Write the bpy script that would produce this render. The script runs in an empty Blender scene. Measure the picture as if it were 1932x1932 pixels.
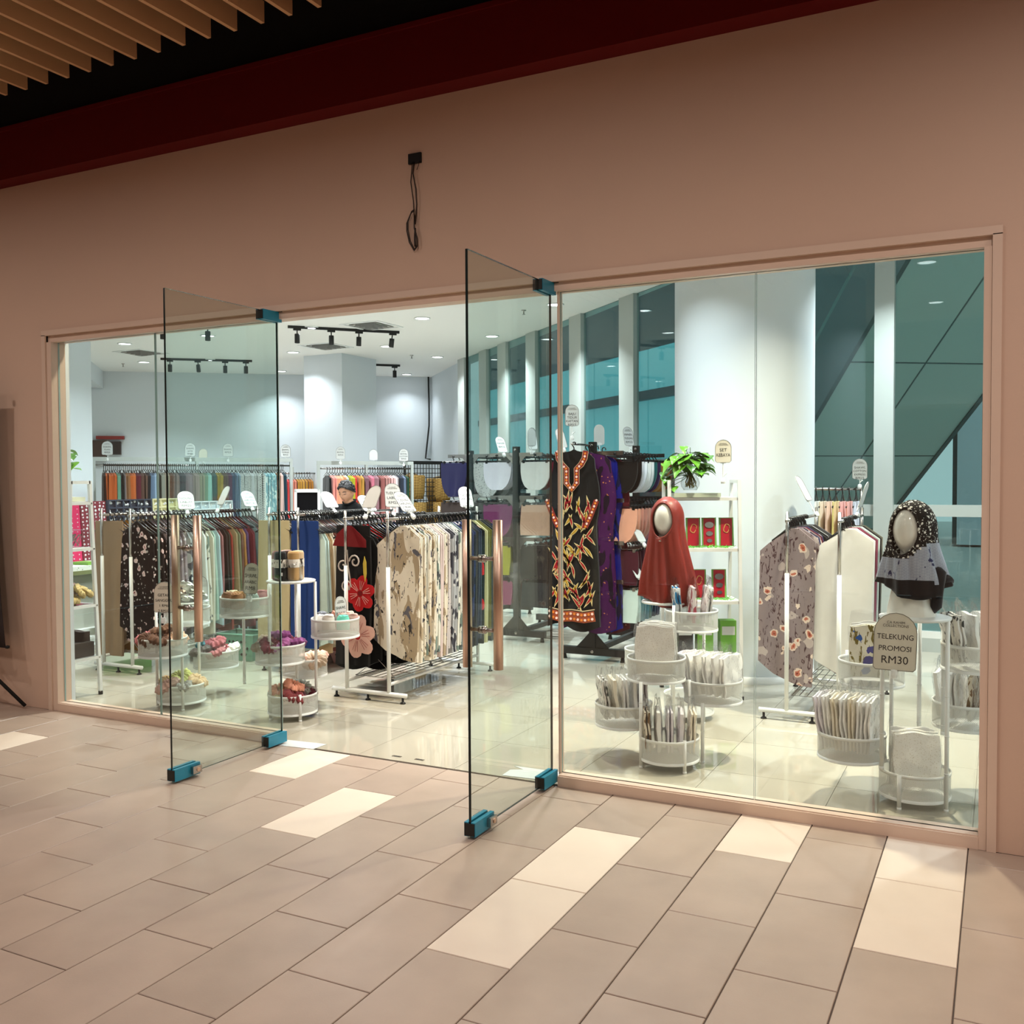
import bpy, math, random
from mathutils import Vector, Matrix
random.seed(11)
sc = bpy.context.scene
col = sc.collection
PI = math.pi

# ------------------------------------------------------------------ camera
cam_d = bpy.data.cameras.new('camera')
cam_d.sensor_width = 36.0
cam_d.lens = 34.017
cam_d.clip_start = 0.05
cam = bpy.data.objects.new('camera', cam_d)
col.objects.link(cam)
yaw, pitch, roll = 0.46831, -0.03211, -0.0051
fwd = Vector((-math.sin(yaw)*math.cos(pitch), math.cos(yaw)*math.cos(pitch), math.sin(pitch)))
rgt = Vector((math.cos(yaw), math.sin(yaw), 0))
upv = rgt.cross(fwd)
r2 = rgt*math.cos(roll) + upv*math.sin(roll)
u2 = upv*math.cos(roll) - rgt*math.sin(roll)
m = Matrix((r2, u2, -fwd)).transposed().to_4x4()
m.translation = Vector((0, -4.3005, 1.5))
cam.matrix_world = m
sc.camera = cam

# ------------------------------------------------------------------ world, exposure, lamps
wd = bpy.data.worlds.new('world')
sc.world = wd
wd.use_nodes = True
wd.node_tree.nodes['Background'].inputs[0].default_value = (0.56, 0.66, 0.67, 1)
wd.node_tree.nodes['Background'].inputs[1].default_value = 1.1
sc.view_settings.view_transform = 'Standard'
sc.view_settings.look = 'None'
sc.view_settings.gamma = 1.0
sc.view_settings.use_curve_mapping = False
sc.view_settings.exposure = 0.3
sc.cycles.max_bounces = 10
sc.cycles.transparent_max_bounces = 24
sc.cycles.caustics_reflective = False
sc.cycles.caustics_refractive = False
sc.cycles.sample_clamp_indirect = 6.0

SHOP_W = 46.0      # watts per shop downlight
MALL_W = 20.5      # watts per mall downlight
SHOP_C = (0.90, 0.97, 1.0)
WARM_C = (1.0, 0.88, 0.66)   # warmer lamps just inside the glass
MALL_C = (1.0, 0.87, 0.79)
ZC = 3.55          # shop ceiling height

# ------------------------------------------------------------------ helpers
def srgb(r, g, b):
    f = lambda c: c/12.92 if c <= 0.04045 else ((c+0.055)/1.055)**2.4
    return (f(r/255), f(g/255), f(b/255), 1)

MATS = {}
def mat(name, rgb, rough=0.5, metal=0.0, spec=0.5, vary=0.0, vscale=6.0, bump=0.0, bscale=60.0, sheen=0.0, emit=None, coat=0.0, perobj=0.0):
    if name in MATS: return MATS[name]
    mt = bpy.data.materials.new(name); mt.use_nodes = True
    nt = mt.node_tree; b = nt.nodes['Principled BSDF']
    c = srgb(*rgb)
    b.inputs['Base Color'].default_value = c
    b.inputs['Roughness'].default_value = rough
    b.inputs['Metallic'].default_value = metal
    b.inputs['Specular IOR Level'].default_value = spec
    b.inputs['Sheen Weight'].default_value = sheen
    b.inputs['Coat Weight'].default_value = coat
    if emit:
        b.inputs['Emission Color'].default_value = (emit[0], emit[1], emit[2], 1)
        b.inputs['Emission Strength'].default_value = emit[3]
    if vary or bump:
        tc = nt.nodes.new('ShaderNodeTexCoord')
        if vary:
            n = nt.nodes.new('ShaderNodeTexNoise'); n.inputs['Scale'].default_value = vscale; n.inputs['Detail'].default_value = 5
            nt.links.new(tc.outputs['Object'], n.inputs['Vector'])
            mx = nt.nodes.new('ShaderNodeMix'); mx.data_type = 'RGBA'
            mx.inputs[6].default_value = tuple(min(1, x*(1-vary)) for x in c[:3])+(1,)
            mx.inputs[7].default_value = tuple(min(1, x*(1+vary)) for x in c[:3])+(1,)
            nt.links.new(n.outputs[0], mx.inputs[0]); out = mx.outputs[2]
            if perobj:
                oi = nt.nodes.new('ShaderNodeObjectInfo'); mr = nt.nodes.new('ShaderNodeMapRange'); mr.inputs[3].default_value = 1-perobj; mr.inputs[4].default_value = 1+perobj
                nt.links.new(oi.outputs['Random'], mr.inputs[0])
                ml = nt.nodes.new('ShaderNodeMix'); ml.data_type = 'RGBA'; ml.blend_type = 'MULTIPLY'; ml.inputs[0].default_value = 1
                cb = nt.nodes.new('ShaderNodeCombineColor')
                for q in range(3): nt.links.new(mr.outputs[0], cb.inputs[q])
                nt.links.new(out, ml.inputs[6]); nt.links.new(cb.outputs[0], ml.inputs[7]); out = ml.outputs[2]
                ra = nt.nodes.new('ShaderNodeVectorMath'); ra.operation = 'MULTIPLY_ADD'; ra.inputs[1].default_value = (31, 17, 5)
                nt.links.new(oi.outputs['Random'], ra.inputs[0]); nt.links.new(tc.outputs['Object'], ra.inputs[2]); nt.links.new(ra.outputs[0], n.inputs['Vector'])
            nt.links.new(out, b.inputs['Base Color'])
        if bump:
            n2 = nt.nodes.new('ShaderNodeTexNoise'); n2.inputs['Scale'].default_value = bscale; n2.inputs['Detail'].default_value = 3
            nt.links.new(tc.outputs['Object'], n2.inputs['Vector'])
            bp = nt.nodes.new('ShaderNodeBump'); bp.inputs['Strength'].default_value = bump; bp.inputs['Distance'].default_value = 0.01
            nt.links.new(n2.outputs[0], bp.inputs['Height']); nt.links.new(bp.outputs[0], b.inputs['Normal'])
    MATS[name] = mt
    return mt

def cloth(rgb):
    return mat('cloth_%d_%d_%d' % tuple(rgb), rgb, rough=0.85, spec=0.15, vary=0.06, vscale=25, sheen=0.15)

def pattern(name, base, layers, rough=0.8, bands=None):
    """cloth print: layers = [(kind, colour, scale, threshold, seed)], each laid over the one before"""
    if name in MATS: return MATS[name]
    mt = bpy.data.materials.new(name); mt.use_nodes = True
    nt = mt.node_tree; b = nt.nodes['Principled BSDF']
    b.inputs['Roughness'].default_value = rough; b.inputs['Specular IOR Level'].default_value = 0.15
    tc = nt.nodes.new('ShaderNodeTexCoord')
    prev = None
    for kind, c, s, thr, seed in layers:
        mp = nt.nodes.new('ShaderNodeMapping'); mp.inputs['Location'].default_value = (seed*3.17, seed*1.7, seed*2.3)
        oi = nt.nodes.new('ShaderNodeObjectInfo'); ad = nt.nodes.new('ShaderNodeVectorMath'); ad.operation = 'MULTIPLY_ADD'; ad.inputs[1].default_value = (7.3, 5.1, 9.7)
        nt.links.new(oi.outputs['Random'], ad.inputs[0]); nt.links.new(tc.outputs['Object'], ad.inputs[2])
        nt.links.new(ad.outputs[0], mp.inputs['Vector'])
        if kind == 'spots':
            nz = nt.nodes.new('ShaderNodeTexNoise'); nz.inputs['Scale'].default_value = s*2.2; nz.inputs['Detail'].default_value = 2
            nt.links.new(mp.outputs[0], nz.inputs['Vector'])
            vm = nt.nodes.new('ShaderNodeVectorMath'); vm.operation = 'MULTIPLY_ADD'; vm.inputs[1].default_value = (.55/s,)*3
            nt.links.new(nz.outputs['Color'], vm.inputs[0]); nt.links.new(mp.outputs[0], vm.inputs[2])
            n = nt.nodes.new('ShaderNodeTexVoronoi'); n.inputs['Scale'].default_value = s
            nt.links.new(vm.outputs[0], n.inputs['Vector']); src = n.outputs['Distance']; op = 'LESS_THAN'
        elif kind == 'blobs':
            n = nt.nodes.new('ShaderNodeTexNoise'); n.inputs['Scale'].default_value = s; n.inputs['Detail'].default_value = 1
            nt.links.new(mp.outputs[0], n.inputs['Vector']); src = n.outputs[0]; op = 'GREATER_THAN'
        elif kind == 'strokes':
            mp.inputs['Rotation'].default_value = (0, .55, 0); mp.inputs['Scale'].default_value = (1.7, 1.0, .6)
            n = nt.nodes.new('ShaderNodeTexNoise'); n.inputs['Scale'].default_value = s; n.inputs['Detail'].default_value = 4; n.inputs['Distortion'].default_value = 1.2
            nt.links.new(mp.outputs[0], n.inputs['Vector']); src = n.outputs[0]; op = 'GREATER_THAN'
        elif kind == 'weave':
            mp.inputs['Rotation'].default_value = (0, PI/4, 0)
            n = nt.nodes.new('ShaderNodeTexChecker'); n.inputs['Scale'].default_value = s
            nt.links.new(mp.outputs[0], n.inputs['Vector']); src = n.outputs['Fac']; op = 'GREATER_THAN'
        else:
            n = nt.nodes.new('ShaderNodeTexWave'); n.inputs['Scale'].default_value = s; n.bands_direction = 'Z'
            nt.links.new(mp.outputs[0], n.inputs['Vector']); src = n.outputs['Fac']; op = 'GREATER_THAN'
        cm = nt.nodes.new('ShaderNodeMath'); cm.operation = op; cm.inputs[1].default_value = thr
        nt.links.new(src, cm.inputs[0])
        mx = nt.nodes.new('ShaderNodeMix'); mx.data_type = 'RGBA'
        if prev is None: mx.inputs[6].default_value = srgb(*base)
        else: nt.links.new(prev, mx.inputs[6])
        mx.inputs[7].default_value = srgb(*c)
        nt.links.new(cm.outputs[0], mx.inputs[0]); prev = mx.outputs[2]
    nt.links.new(prev, b.inputs['Base Color'])
    MATS[name] = mt
    return mt

def glass_mat(name, tint, ior=1.5, rough=0.0, wrinkle=0.0):
    """thin pane: clear transmission plus a Fresnel mirror"""
    mt = bpy.data.materials.new(name); mt.use_nodes = True
    nt = mt.node_tree; nt.nodes.remove(nt.nodes['Principled BSDF'])
    t = nt.nodes.new('ShaderNodeBsdfTransparent'); t.inputs[0].default_value = tuple(tint)+(1,)
    g = nt.nodes.new('ShaderNodeBsdfGlossy'); g.inputs['Roughness'].default_value = rough
    # Schlick reflectance, the same from both sides of the sheet
    lw = nt.nodes.new('ShaderNodeLayerWeight'); lw.inputs[0].default_value = 0.5
    pw = nt.nodes.new('ShaderNodeMath'); pw.operation = 'POWER'; pw.inputs[1].default_value = 5.0
    f0 = ((ior-1)/(ior+1))**2
    fr = nt.nodes.new('ShaderNodeMath'); fr.operation = 'MULTIPLY_ADD'; fr.inputs[1].default_value = 1-f0; fr.inputs[2].default_value = f0
    nt.links.new(lw.outputs['Facing'], pw.inputs[0]); nt.links.new(pw.outputs[0], fr.inputs[0])
    mx = nt.nodes.new('ShaderNodeMixShader')
    if wrinkle:
        tc = nt.nodes.new('ShaderNodeTexCoord'); n2 = nt.nodes.new('ShaderNodeTexNoise'); n2.inputs['Scale'].default_value = 30; n2.inputs['Detail'].default_value = 4
        nt.links.new(tc.outputs['Object'], n2.inputs['Vector'])
        bp = nt.nodes.new('ShaderNodeBump'); bp.inputs['Strength'].default_value = wrinkle; bp.inputs['Distance'].default_value = 0.02
        nt.links.new(n2.outputs[0], bp.inputs['Height']); nt.links.new(bp.outputs[0], g.inputs['Normal']); nt.links.new(bp.outputs[0], lw.inputs['Normal'])
    nt.links.new(fr.outputs[0], mx.inputs[0]); nt.links.new(t.outputs[0], mx.inputs[1]); nt.links.new(g.outputs[0], mx.inputs[2])
    nt.links.new(mx.outputs[0], nt.nodes['Material Output'].inputs[0])
    MATS[name] = mt
    return mt

class MB:
    """collects shapes; build() links them as ONE mesh object"""
    def __init__(s): s.v = []; s.f = []; s.mi = []; s.cur = 0
    def face(s, idx): s.f.append(tuple(idx)); s.mi.append(s.cur)
    def box(s, x0, x1, y0, y1, z0, z1, M=None, skip=()):
        b = len(s.v)
        P = [Vector((x, y, z)) for z in (z0, z1) for y in (y0, y1) for x in (x0, x1)]
        if M is not None: P = [M @ p for p in P]
        s.v += P
        for k, q in (('b', (0, 2, 3, 1)), ('t', (4, 5, 7, 6)), ('f', (0, 1, 5, 4)), ('k', (2, 6, 7, 3)), ('l', (0, 4, 6, 2)), ('r', (1, 3, 7, 5))):
            if k not in skip: s.face([b+i for i in q])
        return s
    def tube(s, pts, r, n=8, closed=False, cap=True):
        pts = [Vector(p) for p in pts]; N = len(pts)
        rr = r if isinstance(r, (list, tuple)) else [r]*N
        base = len(s.v); up = Vector((0, 0, 1)); a = None
        for i, p in enumerate(pts):
            if closed: d = pts[(i+1) % N]-pts[i-1]
            else: d = pts[min(i+1, N-1)]-pts[max(i-1, 0)]
            if d.length < 1e-9: d = Vector((0, 0, 1))
            d.normalize()
            if a is None:
                ref = up if abs(d.z) < 0.9 else Vector((1, 0, 0))
                a = d.cross(ref).normalized()
            else:
                a = (a-d*a.dot(d))
                a = a.normalized() if a.length > 1e-6 else d.cross(up).normalized()
            c = d.cross(a)
            for k in range(n):
                t = 2*PI*k/n
                s.v.append(p+(a*math.cos(t)+c*math.sin(t))*rr[i])
        for i in range(N if closed else N-1):
            for k in range(n):
                i0 = base+i*n; i1 = base+((i+1) % N)*n
                s.face((i0+k, i0+(k+1) % n, i1+(k+1) % n, i1+k))
        if cap and not closed:
            s.face([base+k for k in range(n)][::-1]); s.face([base+(N-1)*n+k for k in range(n)])
        return s
    def lathe(s, prof, n=24, c=(0, 0, 0), cap=True):
        base = len(s.v)
        for r, z in prof:
            for k in range(n):
                t = 2*PI*k/n; s.v.append(Vector((c[0]+r*math.cos(t), c[1]+r*math.sin(t), c[2]+z)))
        for i in range(len(prof)-1):
            for k in range(n):
                a = base+i*n; b = a+n
                s.face((a+k, a+(k+1) % n, b+(k+1) % n, b+k))
        if cap:
            if prof[0][0] > 1e-6: s.face([base+k for k in range(n)][::-1])
            if prof[-1][0] > 1e-6: s.face([base+(len(prof)-1)*n+k for k in range(n)])
        return s
    def prism(s, pts, y0, y1, M=None):
        """outline in x,z pushed from y0 to y1"""
        base = len(s.v); n = len(pts)
        P = [Vector((x, y0, z)) for x, z in pts]+[Vector((x, y1, z)) for x, z in pts]
        if M is not None: P = [M @ p for p in P]
        s.v += P
        s.face([base+i for i in range(n)]); s.face([base+n+i for i in range(n)][::-1])
        for i in range(n): s.face((base+i, base+n+i, base+n+(i+1) % n, base+(i+1) % n))
        return s
    def flat(s, poly, z0, z1):
        """outline in x,y pushed from z0 to z1"""
        base = len(s.v); n = len(poly)
        s.v += [Vector((x, y, z0)) for x, y in poly]+[Vector((x, y, z1)) for x, y in poly]
        s.face([base+i for i in range(n)][::-1]); s.face([base+n+i for i in range(n)])
        for i in range(n): s.face((base+i, base+(i+1) % n, base+n+(i+1) % n, base+n+i))
        return s
    def grid(s, fn, nu, nv, wrap=False):
        base = len(s.v)
        for j in range(nv+1):
            for i in range(nu if wrap else nu+1):
                s.v.append(Vector(fn(i/nu, j/nv)))
        w = nu if wrap else nu+1
        for j in range(nv):
            for i in range(nu):
                a = base+j*w+i; b = base+j*w+(i+1) % w if wrap else a+1
                s.face((a, b, b+w, a+w))
        return s
    def mesh(s, name, mats, smooth=False):
        me = bpy.data.meshes.new(name)
        me.from_pydata([tuple(p) for p in s.v], [], s.f)
        for q in (mats if isinstance(mats, (list, tuple)) else [mats]): me.materials.append(q)
        me.polygons.foreach_set('material_index', s.mi)
        me.polygons.foreach_set('use_smooth', [bool(smooth)]*len(s.f))
        me.update()
        return me
    def build(s, name, mats, parent=None, smooth=False, loc=None, rot=None):
        return place(s.mesh(name, mats, smooth), name, parent, loc, rot)

def place(me, name, parent=None, loc=None, rot=None, m=None):
    o = bpy.data.objects.new(name, me); col.objects.link(o)
    if parent: o.parent = parent
    if loc is not None: o.location = loc
    if rot is not None: o.rotation_euler = rot
    if m is not None:
        o.material_slots[0].link = 'OBJECT'; o.material_slots[0].material = m
    return o

def tag(o, label=None, cat=None, group=None, kind=None):
    if label: o['label'] = label
    if cat: o['category'] = cat
    if group: o['group'] = group
    if kind: o['kind'] = kind
    return o

def thing(name, label, cat, loc=(0, 0, 0), rz=0.0, group=None, kind=None, rot=None):
    o = bpy.data.objects.new(name, None); col.objects.link(o)
    o.empty_display_size = 0.05
    o.location = loc; o.rotation_euler = rot if rot else (0, 0, rz)
    return tag(o, label, cat, group, kind)

def struct(name, kids=True, label=None):
    o = bpy.data.objects.new(name, None); col.objects.link(o); o.empty_display_size = 0.05
    return tag(o, label, None, None, 'structure')

def lettering(txt, size, m, parent, loc, rot=(PI/2, 0, 0), name='lettering', sx=1.0, maxw=None):
    cu = bpy.data.curves.new(name, 'FONT'); cu.body = txt; cu.size = size; cu.align_x = 'CENTER'; cu.align_y = 'CENTER'
    cu.extrude = 0.0003; cu.space_line = 0.92; cu.resolution_u = 4
    cu.materials.append(m)
    tmp = bpy.data.objects.new('tmp', cu)
    me = bpy.data.meshes.new_from_object(tmp); me.name = name
    bpy.data.objects.remove(tmp); bpy.data.curves.remove(cu)
    if maxw and me.vertices:
        xs = [v.co.x for v in me.vertices]; sx = min(1.0, maxw/max(1e-6, max(xs)-min(xs)))
    o = bpy.data.objects.new(name, me); col.objects.link(o); o.parent = parent; o.location = loc; o.rotation_euler = rot; o.scale = (sx, 1, 1)
    return o

ORD = ['nearest', 'second', 'third', 'fourth', 'fifth', 'sixth', 'seventh', 'eighth', 'ninth', 'tenth', 'eleventh', 'twelfth', 'thirteenth', 'fourteenth', 'fifteenth', 'sixteenth', 'seventeenth', 'eighteenth', 'nineteenth', 'twentieth']
TENS = {20: 'twenty', 30: 'thirty', 40: 'forty', 50: 'fifty', 60: 'sixty', 70: 'seventy', 80: 'eighty', 90: 'ninety'}
ONES = ['', 'first', 'second', 'third', 'fourth', 'fifth', 'sixth', 'seventh', 'eighth', 'ninth']
def nth(i, first='nearest'):
    n = i+1
    if n == 1: return first
    if n <= 20: return ORD[n-1]
    t, o = n//10*10, n % 10
    return (TENS[t][:-1]+'ieth') if o == 0 else TENS[t]+'-'+ONES[o]

# ------------------------------------------------------------------ shared materials
M_wall = mat('mall_wall_paint', (206, 177, 157), 0.62, vary=0.03, vscale=1.5, bump=0.05, bscale=40)
M_frame = mat('frame_paint', (214, 190, 172), 0.4, spec=0.4, vary=0.02)
M_white = mat('shop_wall_white', (214, 222, 228), 0.7, vary=0.012, vscale=2, bump=0.03, bscale=30)
M_ceil = mat('shop_ceiling_white', (240, 240, 238), 0.85)
M_tile = mat('mall_tile_taupe', (170, 151, 137), 0.34, spec=0.45, vary=0.17, vscale=4.5, bump=0.03, bscale=160, perobj=.05)
M_tilep = mat('mall_tile_pale', (220, 204, 188), 0.38, spec=0.4, vary=0.07, vscale=5.0, perobj=.03)
M_grout = mat('mall_grout', (92, 80, 74), 0.9)
M_stile = mat('shop_tile_cream', (176, 170, 155), 0.035, spec=0.62, vary=0.025, vscale=1.4)
M_sgrout = mat('shop_grout', (150, 144, 132), 0.8)
M_red = mat('bulkhead_dark_red', (96, 2, 5), 0.65, spec=.25)
M_slat = mat('slat_wood', (206, 160, 118), 0.6, vary=0.06, vscale=4)
M_black = mat('matte_black', (8, 8, 9), 0.75)
M_blackmetal = mat('black_powder_metal', (26, 25, 24), 0.45, spec=0.4)
M_blackplastic = mat('black_hanger_plastic', (12, 12, 13), 0.3, spec=0.5)
M_whitemetal = mat('white_powder_metal', (225, 226, 224), 0.4)
M_chrome = mat('chrome_tube', (176, 172, 168), 0.22, metal=1.0)
M_steel = mat('brushed_handle_steel', (214, 184, 164), 0.36, metal=1.0)
M_teal = mat('patch_fitting_teal_film', (24, 128, 158), 0.28, spec=0.5, vary=0.08, vscale=30)
M_edge = mat('glass_edge_dark', (10, 26, 26), 0.2)
M_edgel = mat('glass_edge_light', (150, 176, 172), 0.25)
M_glass = glass_mat('shop_glass', (0.955, 0.985, 0.975))
M_doorglass = glass_mat('door_glass', (0.90, 0.955, 0.935))
M_win = glass_mat('window_glass_teal', (0.65, 0.78, 0.775))
M_plastic = glass_mat('clear_plastic_wrap', (0.985, 0.985, 0.985), ior=1.28, rough=0.12, wrinkle=0.9)
M_clearbox = glass_mat('clear_box_plastic', (0.93, 0.94, 0.94), ior=1.4, rough=0.1)
M_mull = mat('window_mullion_grey', (176, 182, 178), 0.45)
M_ink = mat('sign_ink_black', (18, 17, 16), 0.6)
M_ink2 = mat('sign_ink_grey', (96, 92, 86), 0.6)
M_sign = mat('sign_card_white', (206, 209, 208), 0.35, vary=0.03, vscale=12)
M_signw = mat('sign_card_ivory', (216, 211, 196), 0.35, vary=0.06, vscale=18)
M_cardshade = mat('sign_card_shaded', (176, 171, 166), 0.6)  # greyer copy of the white card; shade of its back put into the colour
M_clip = mat('sign_clip_white', (235, 238, 238), 0.4)
M_leaf = mat('pothos_leaf', (86, 140, 36), 0.35, vary=0.35, vscale=14)
M_leafd = mat('pothos_leaf_dark', (56, 106, 28), 0.35, vary=0.3, vscale=14)
M_mann = mat('mannequin_gloss_white', (236, 233, 224), 0.12, spec=0.6, coat=0.4)
M_lamp = mat('downlight_lens', (255, 255, 255), 0.5, emit=(1, 1, 1, 9))
M_lampw = mat('mall_downlight_lens', (255, 240, 220), 0.5, emit=(1, 0.8, 0.6, 9))

# ================================================================== STRUCTURE
# ---- mall floor: one mesh object per tile, running bond, rows at right angles to the shop front
floor = MB().box(-9.4, 3.6, -9.0, 0.02, -0.06, -0.006).build('floor', M_grout)
tag(floor, kind='structure')
PX, PY, TX0 = 0.3068, 0.61, -1.64
def tile_mesh(l):
    b = MB(); g = 0.0022; c = 0.0018
    x0, x1, y0, y1 = g, PX-g, -l+g, -g
    b.v += [Vector(p) for p in ((x0, y0, -.006), (x1, y0, -.006), (x1, y1, -.006), (x0, y1, -.006), (x0, y0, -c), (x1, y0, -c), (x1, y1, -c), (x0, y1, -c),
                                (x0+c, y0+c, 0), (x1-c, y0+c, 0), (x1-c, y1-c, 0), (x0+c, y1-c, 0))]
    for a in (0, 4):
        for i in range(4): b.face((a+i, a+(i+1) % 4, a+4+(i+1) % 4, a+4+i))
    b.face((8, 9, 10, 11))
    return b.mesh('tile', M_tile)
full = tile_mesh(PY)
cuts = {}
PALE = {(0, 0), (0, 1), (4, -1), (4, 0), (2, -1), (-4, 0), (-6, -1), (-12, 0), (9, 1)}
rest = MB(); ntile = 0
for k in range(-25, 17):
    off = -0.473 if k % 2 == 0 else -0.168
    for j in range(-1, 14):
        ytop = off-PY*j; ybot = ytop-PY
        if ybot > 0.0: continue
        yt = min(ytop, 0.0); l = yt-ybot
        x = TX0+PX*k
        if l < 0.03: continue
        seen = ytop > -3.4 and x < 0.5 and x > -6.9 + max(0, -ytop)*0.9
        if seen and ntile < 300:
            ntile += 1
            key = round(l, 3)
            if key not in cuts: cuts[key] = full if abs(l-PY) < 1e-4 else tile_mesh(l)
            o = place(cuts[key], 'tile', floor, (x, yt, random.uniform(-.0006, .0004)), None, M_tilep if (k, j) in PALE else M_tile)
        else:
            rest.box(x+.0022, x+PX-.0022, ybot+.0022, yt-.0022, -.006, 0)
o = rest.build('tile', M_tile, floor); tag(o, kind='stuff')

# ---- shop floor: 600 mm polished tiles
sfloor = MB().flat([(-18, 0.02), (2.2, 0.02), (2.2, 4.9), (-2.4, 4.9), (-10.2, 12.4), (-18, 6.0)], -0.06, -0.004).build('floor_shop', M_sgrout)
tag(sfloor, kind='structure')
TS = 0.61
def stile(w, l):
    b = MB(); g = 0.0012
    b.box(g, w-g, g, l-g, -.004, 0, skip=('b',))
    return b.mesh('tile', M_stile)
sm = {}
def dgl(x, y): return (x+2.4)*0.667+(y-4.8)*0.745      # >0 is beyond the diagonal window wall
def dbk(x, y): return (x+14.5)*(-0.635)+(y-8.4)*0.772   # >0 is beyond the back wall
nst = 0; srest = MB()
for i in range(-26, 6):
    for j in range(-1, 20):
        x = -1.316+TS*i; y = 0.585+TS*j
        y0 = max(y, 0.02); l = y+TS-y0
        if l < 0.05: continue
        cx, cy = x+TS/2, y+TS/2
        if x > 2.0 or x < -13: continue
        if cy > 4.9 and dgl(cx, cy) > 0.2: continue
        if dbk(cx, cy) > 0.2: continue
        if cy < 1.2 and cx < -7: pass
        a = math.atan2(-(cx), cy+4.3)            # bearing left of straight ahead
        seen = -0.05 < a < 0.96 and cy+4.3 < 14.0
        if seen and nst < 300:
            nst += 1; key = round(l, 3)
            if key not in sm: sm[key] = stile(TS, l)
            place(sm[key], 'tile', sfloor, (x, y0, 0))
        else: srest.box(x+.0012, x+TS-.0012, y0+.0012, y0+l-.0012, -.004, 0)
if srest.f: tag(srest.build('tile', M_stile, sfloor), kind='stuff')

# ---- shop front wall with its opening
XL, XR, ZT = -5.58, -0.04, 2.465
w = MB()
w.box(-9.4, XL, 0, 0.14, 0, 3.9); w.box(XR, 3.6, 0, 0.14, 0, 3.9); w.box(XL, XR, 0, 0.14, ZT, 3.9)
tag(w.build('wall_front', M_wall), kind='structure')
w = MB()
w.box(-9.4, XL-.0, 0.141, 0.17, 0, ZC); w.box(XR, 2.2, 0.141, 0.17, 0, ZC); w.box(XL, XR, 0.141, 0.17, ZT, ZC)
tag(w.build('wall_front_inside', M_white), kind='structure')
# ---- painted frame round the opening
t1 = struct('trim_1')
def fr(n, *a): return MB().box(*a).build(n, M_frame, t1)
fr('head', XL-.035, XR+.035, -.012, .10, ZT-.004, ZT+.03)
fr('head_stop', XL, XR, .012, .10, ZT-.045, ZT-.004)
fr('jamb', XL-.035, XL, -.012, .10, 0, ZT); fr('jamb_stop', XL+.001, XL+.045, -.002, .10, 0, ZT-.045)
fr('jamb', XR, XR+.035, -.012, .10, 0, ZT); fr('jamb_stop', XR-.03, XR-.001, -.002, .10, 0, ZT-.045)
fr('sill', XL+.045, -3.70, .005, .10, 0, .055); fr('sill', -1.93, XR-.03, .005, .10, 0, .055)
MB().box(XL+.045, -3.70, -.004, .005, .0, .05).build('sill_face', M_frame, t1)
MB().box(-1.93, XR-.03, -.004, .005, .0, .05).build('sill_face', M_frame, t1)

# ---- fixed glazing either side of the doors
def pane(parent, x0, x1, y, z0, z1, m=M_glass, edge=M_edgel, th=.012, name='pane'):
    b = MB()
    b.box(x0, x1, y-th/2, y+th/2, z0, z1, skip=('l', 'r', 't', 'b'))
    b.cur = 1
    b.box(x0, x1, y-th/2, y+th/2, z0, z1, skip=('f', 'k'))
    return b.build(name, [m, edge], parent)
w3 = struct('window_3'); pane(w3, XL+.047, -4.662, .055, .055, ZT-.045); pane(w3, -4.656, -3.70, .055, .055, ZT-.045)
w4 = struct('window_4'); pane(w4, -1.93, -.985, .055, .055, ZT-.045); pane(w4, -.979, XR-.032, .055, .055, ZT-.045)
MB().box(-1.941, -1.931, .035, .075, .0, ZT-.045).build('glazing_bead', M_frame, w4)

# ---- two glass doors standing open at right angles to the shop front
def door(name, X, label):
    d = struct(name, label=label); d.location = (X, 0.03, 0)
    b = MB(); th = .012; y0, y1, z0, z1 = -.835, -.01, .022, ZT-.01
    b.box(-th/2, th/2, y0, y1, z0, z1, skip=('f', 'k', 't', 'b')); b.cur = 1
    b.box(-th/2, th/2, y0, y1, z0, z1, skip=('l', 'r'))
    b.build('pane', [M_doorglass, M_edge], d)
    def patch(nm, ya, yb, za, zb):
        p = MB(); p.box(-.026, -.0065, ya, yb, za, zb); p.box(.0065, .026, ya, yb, za, zb)
        p.cur = 1; p.box(-.024, .024, ya-.003, ya, za+.004, zb-.004); p.box(-.008, .008, yb-.03, yb-.004, za+.006, zb-.006)
        return p.build(nm, [M_teal, M_blackmetal], d)
    patch('patch_fitting', -.15, .005, ZT-.062, ZT-.006)
    patch('patch_fitting', -.15, .005, .012, .072)
    lk = patch('lock_patch', -.84, -.67, .012, .072)
    c = MB(); c.box(.026, .044, -.735, -.675, .024, .062); c.box(-.044, -.026, -.735, -.675, .024, .062)
    c.build('lock_plate', M_chrome, lk)
    k = MB(); k.tube([(.044, -.70, .043), (.047, -.70, .043)], .011, 12); k.build('key_cylinder', M_steel, lk)
    h = MB().tube([(.075, -.715, .70), (.075, -.715, 1.335)], .021, 16).build('handle', M_steel, d, True)
    for z in (.865, 1.17):
        q = MB(); q.tube([(-.06, -.715, z), (.06, -.715, z)], .0095, 10); q.tube([(-.016, -.715, z), (.016, -.715, z)], .017, 12)
        q.build('standoff', M_chrome, h, True)
    MB().tube([(-.075, -.715, .70), (-.075, -.715, 1.335)], .021, 16).build('handle', M_steel, d, True)
    MB().box(-.03, .05, -.02, .03, ZT-.008, ZT+.004).build('pivot_plate', M_blackmetal, d)
    return d
door('door_1', -3.675, 'frameless glass door standing open on the left of the entrance')
door('door_2', -1.972, 'frameless glass door standing open on the right of the entrance')

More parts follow.
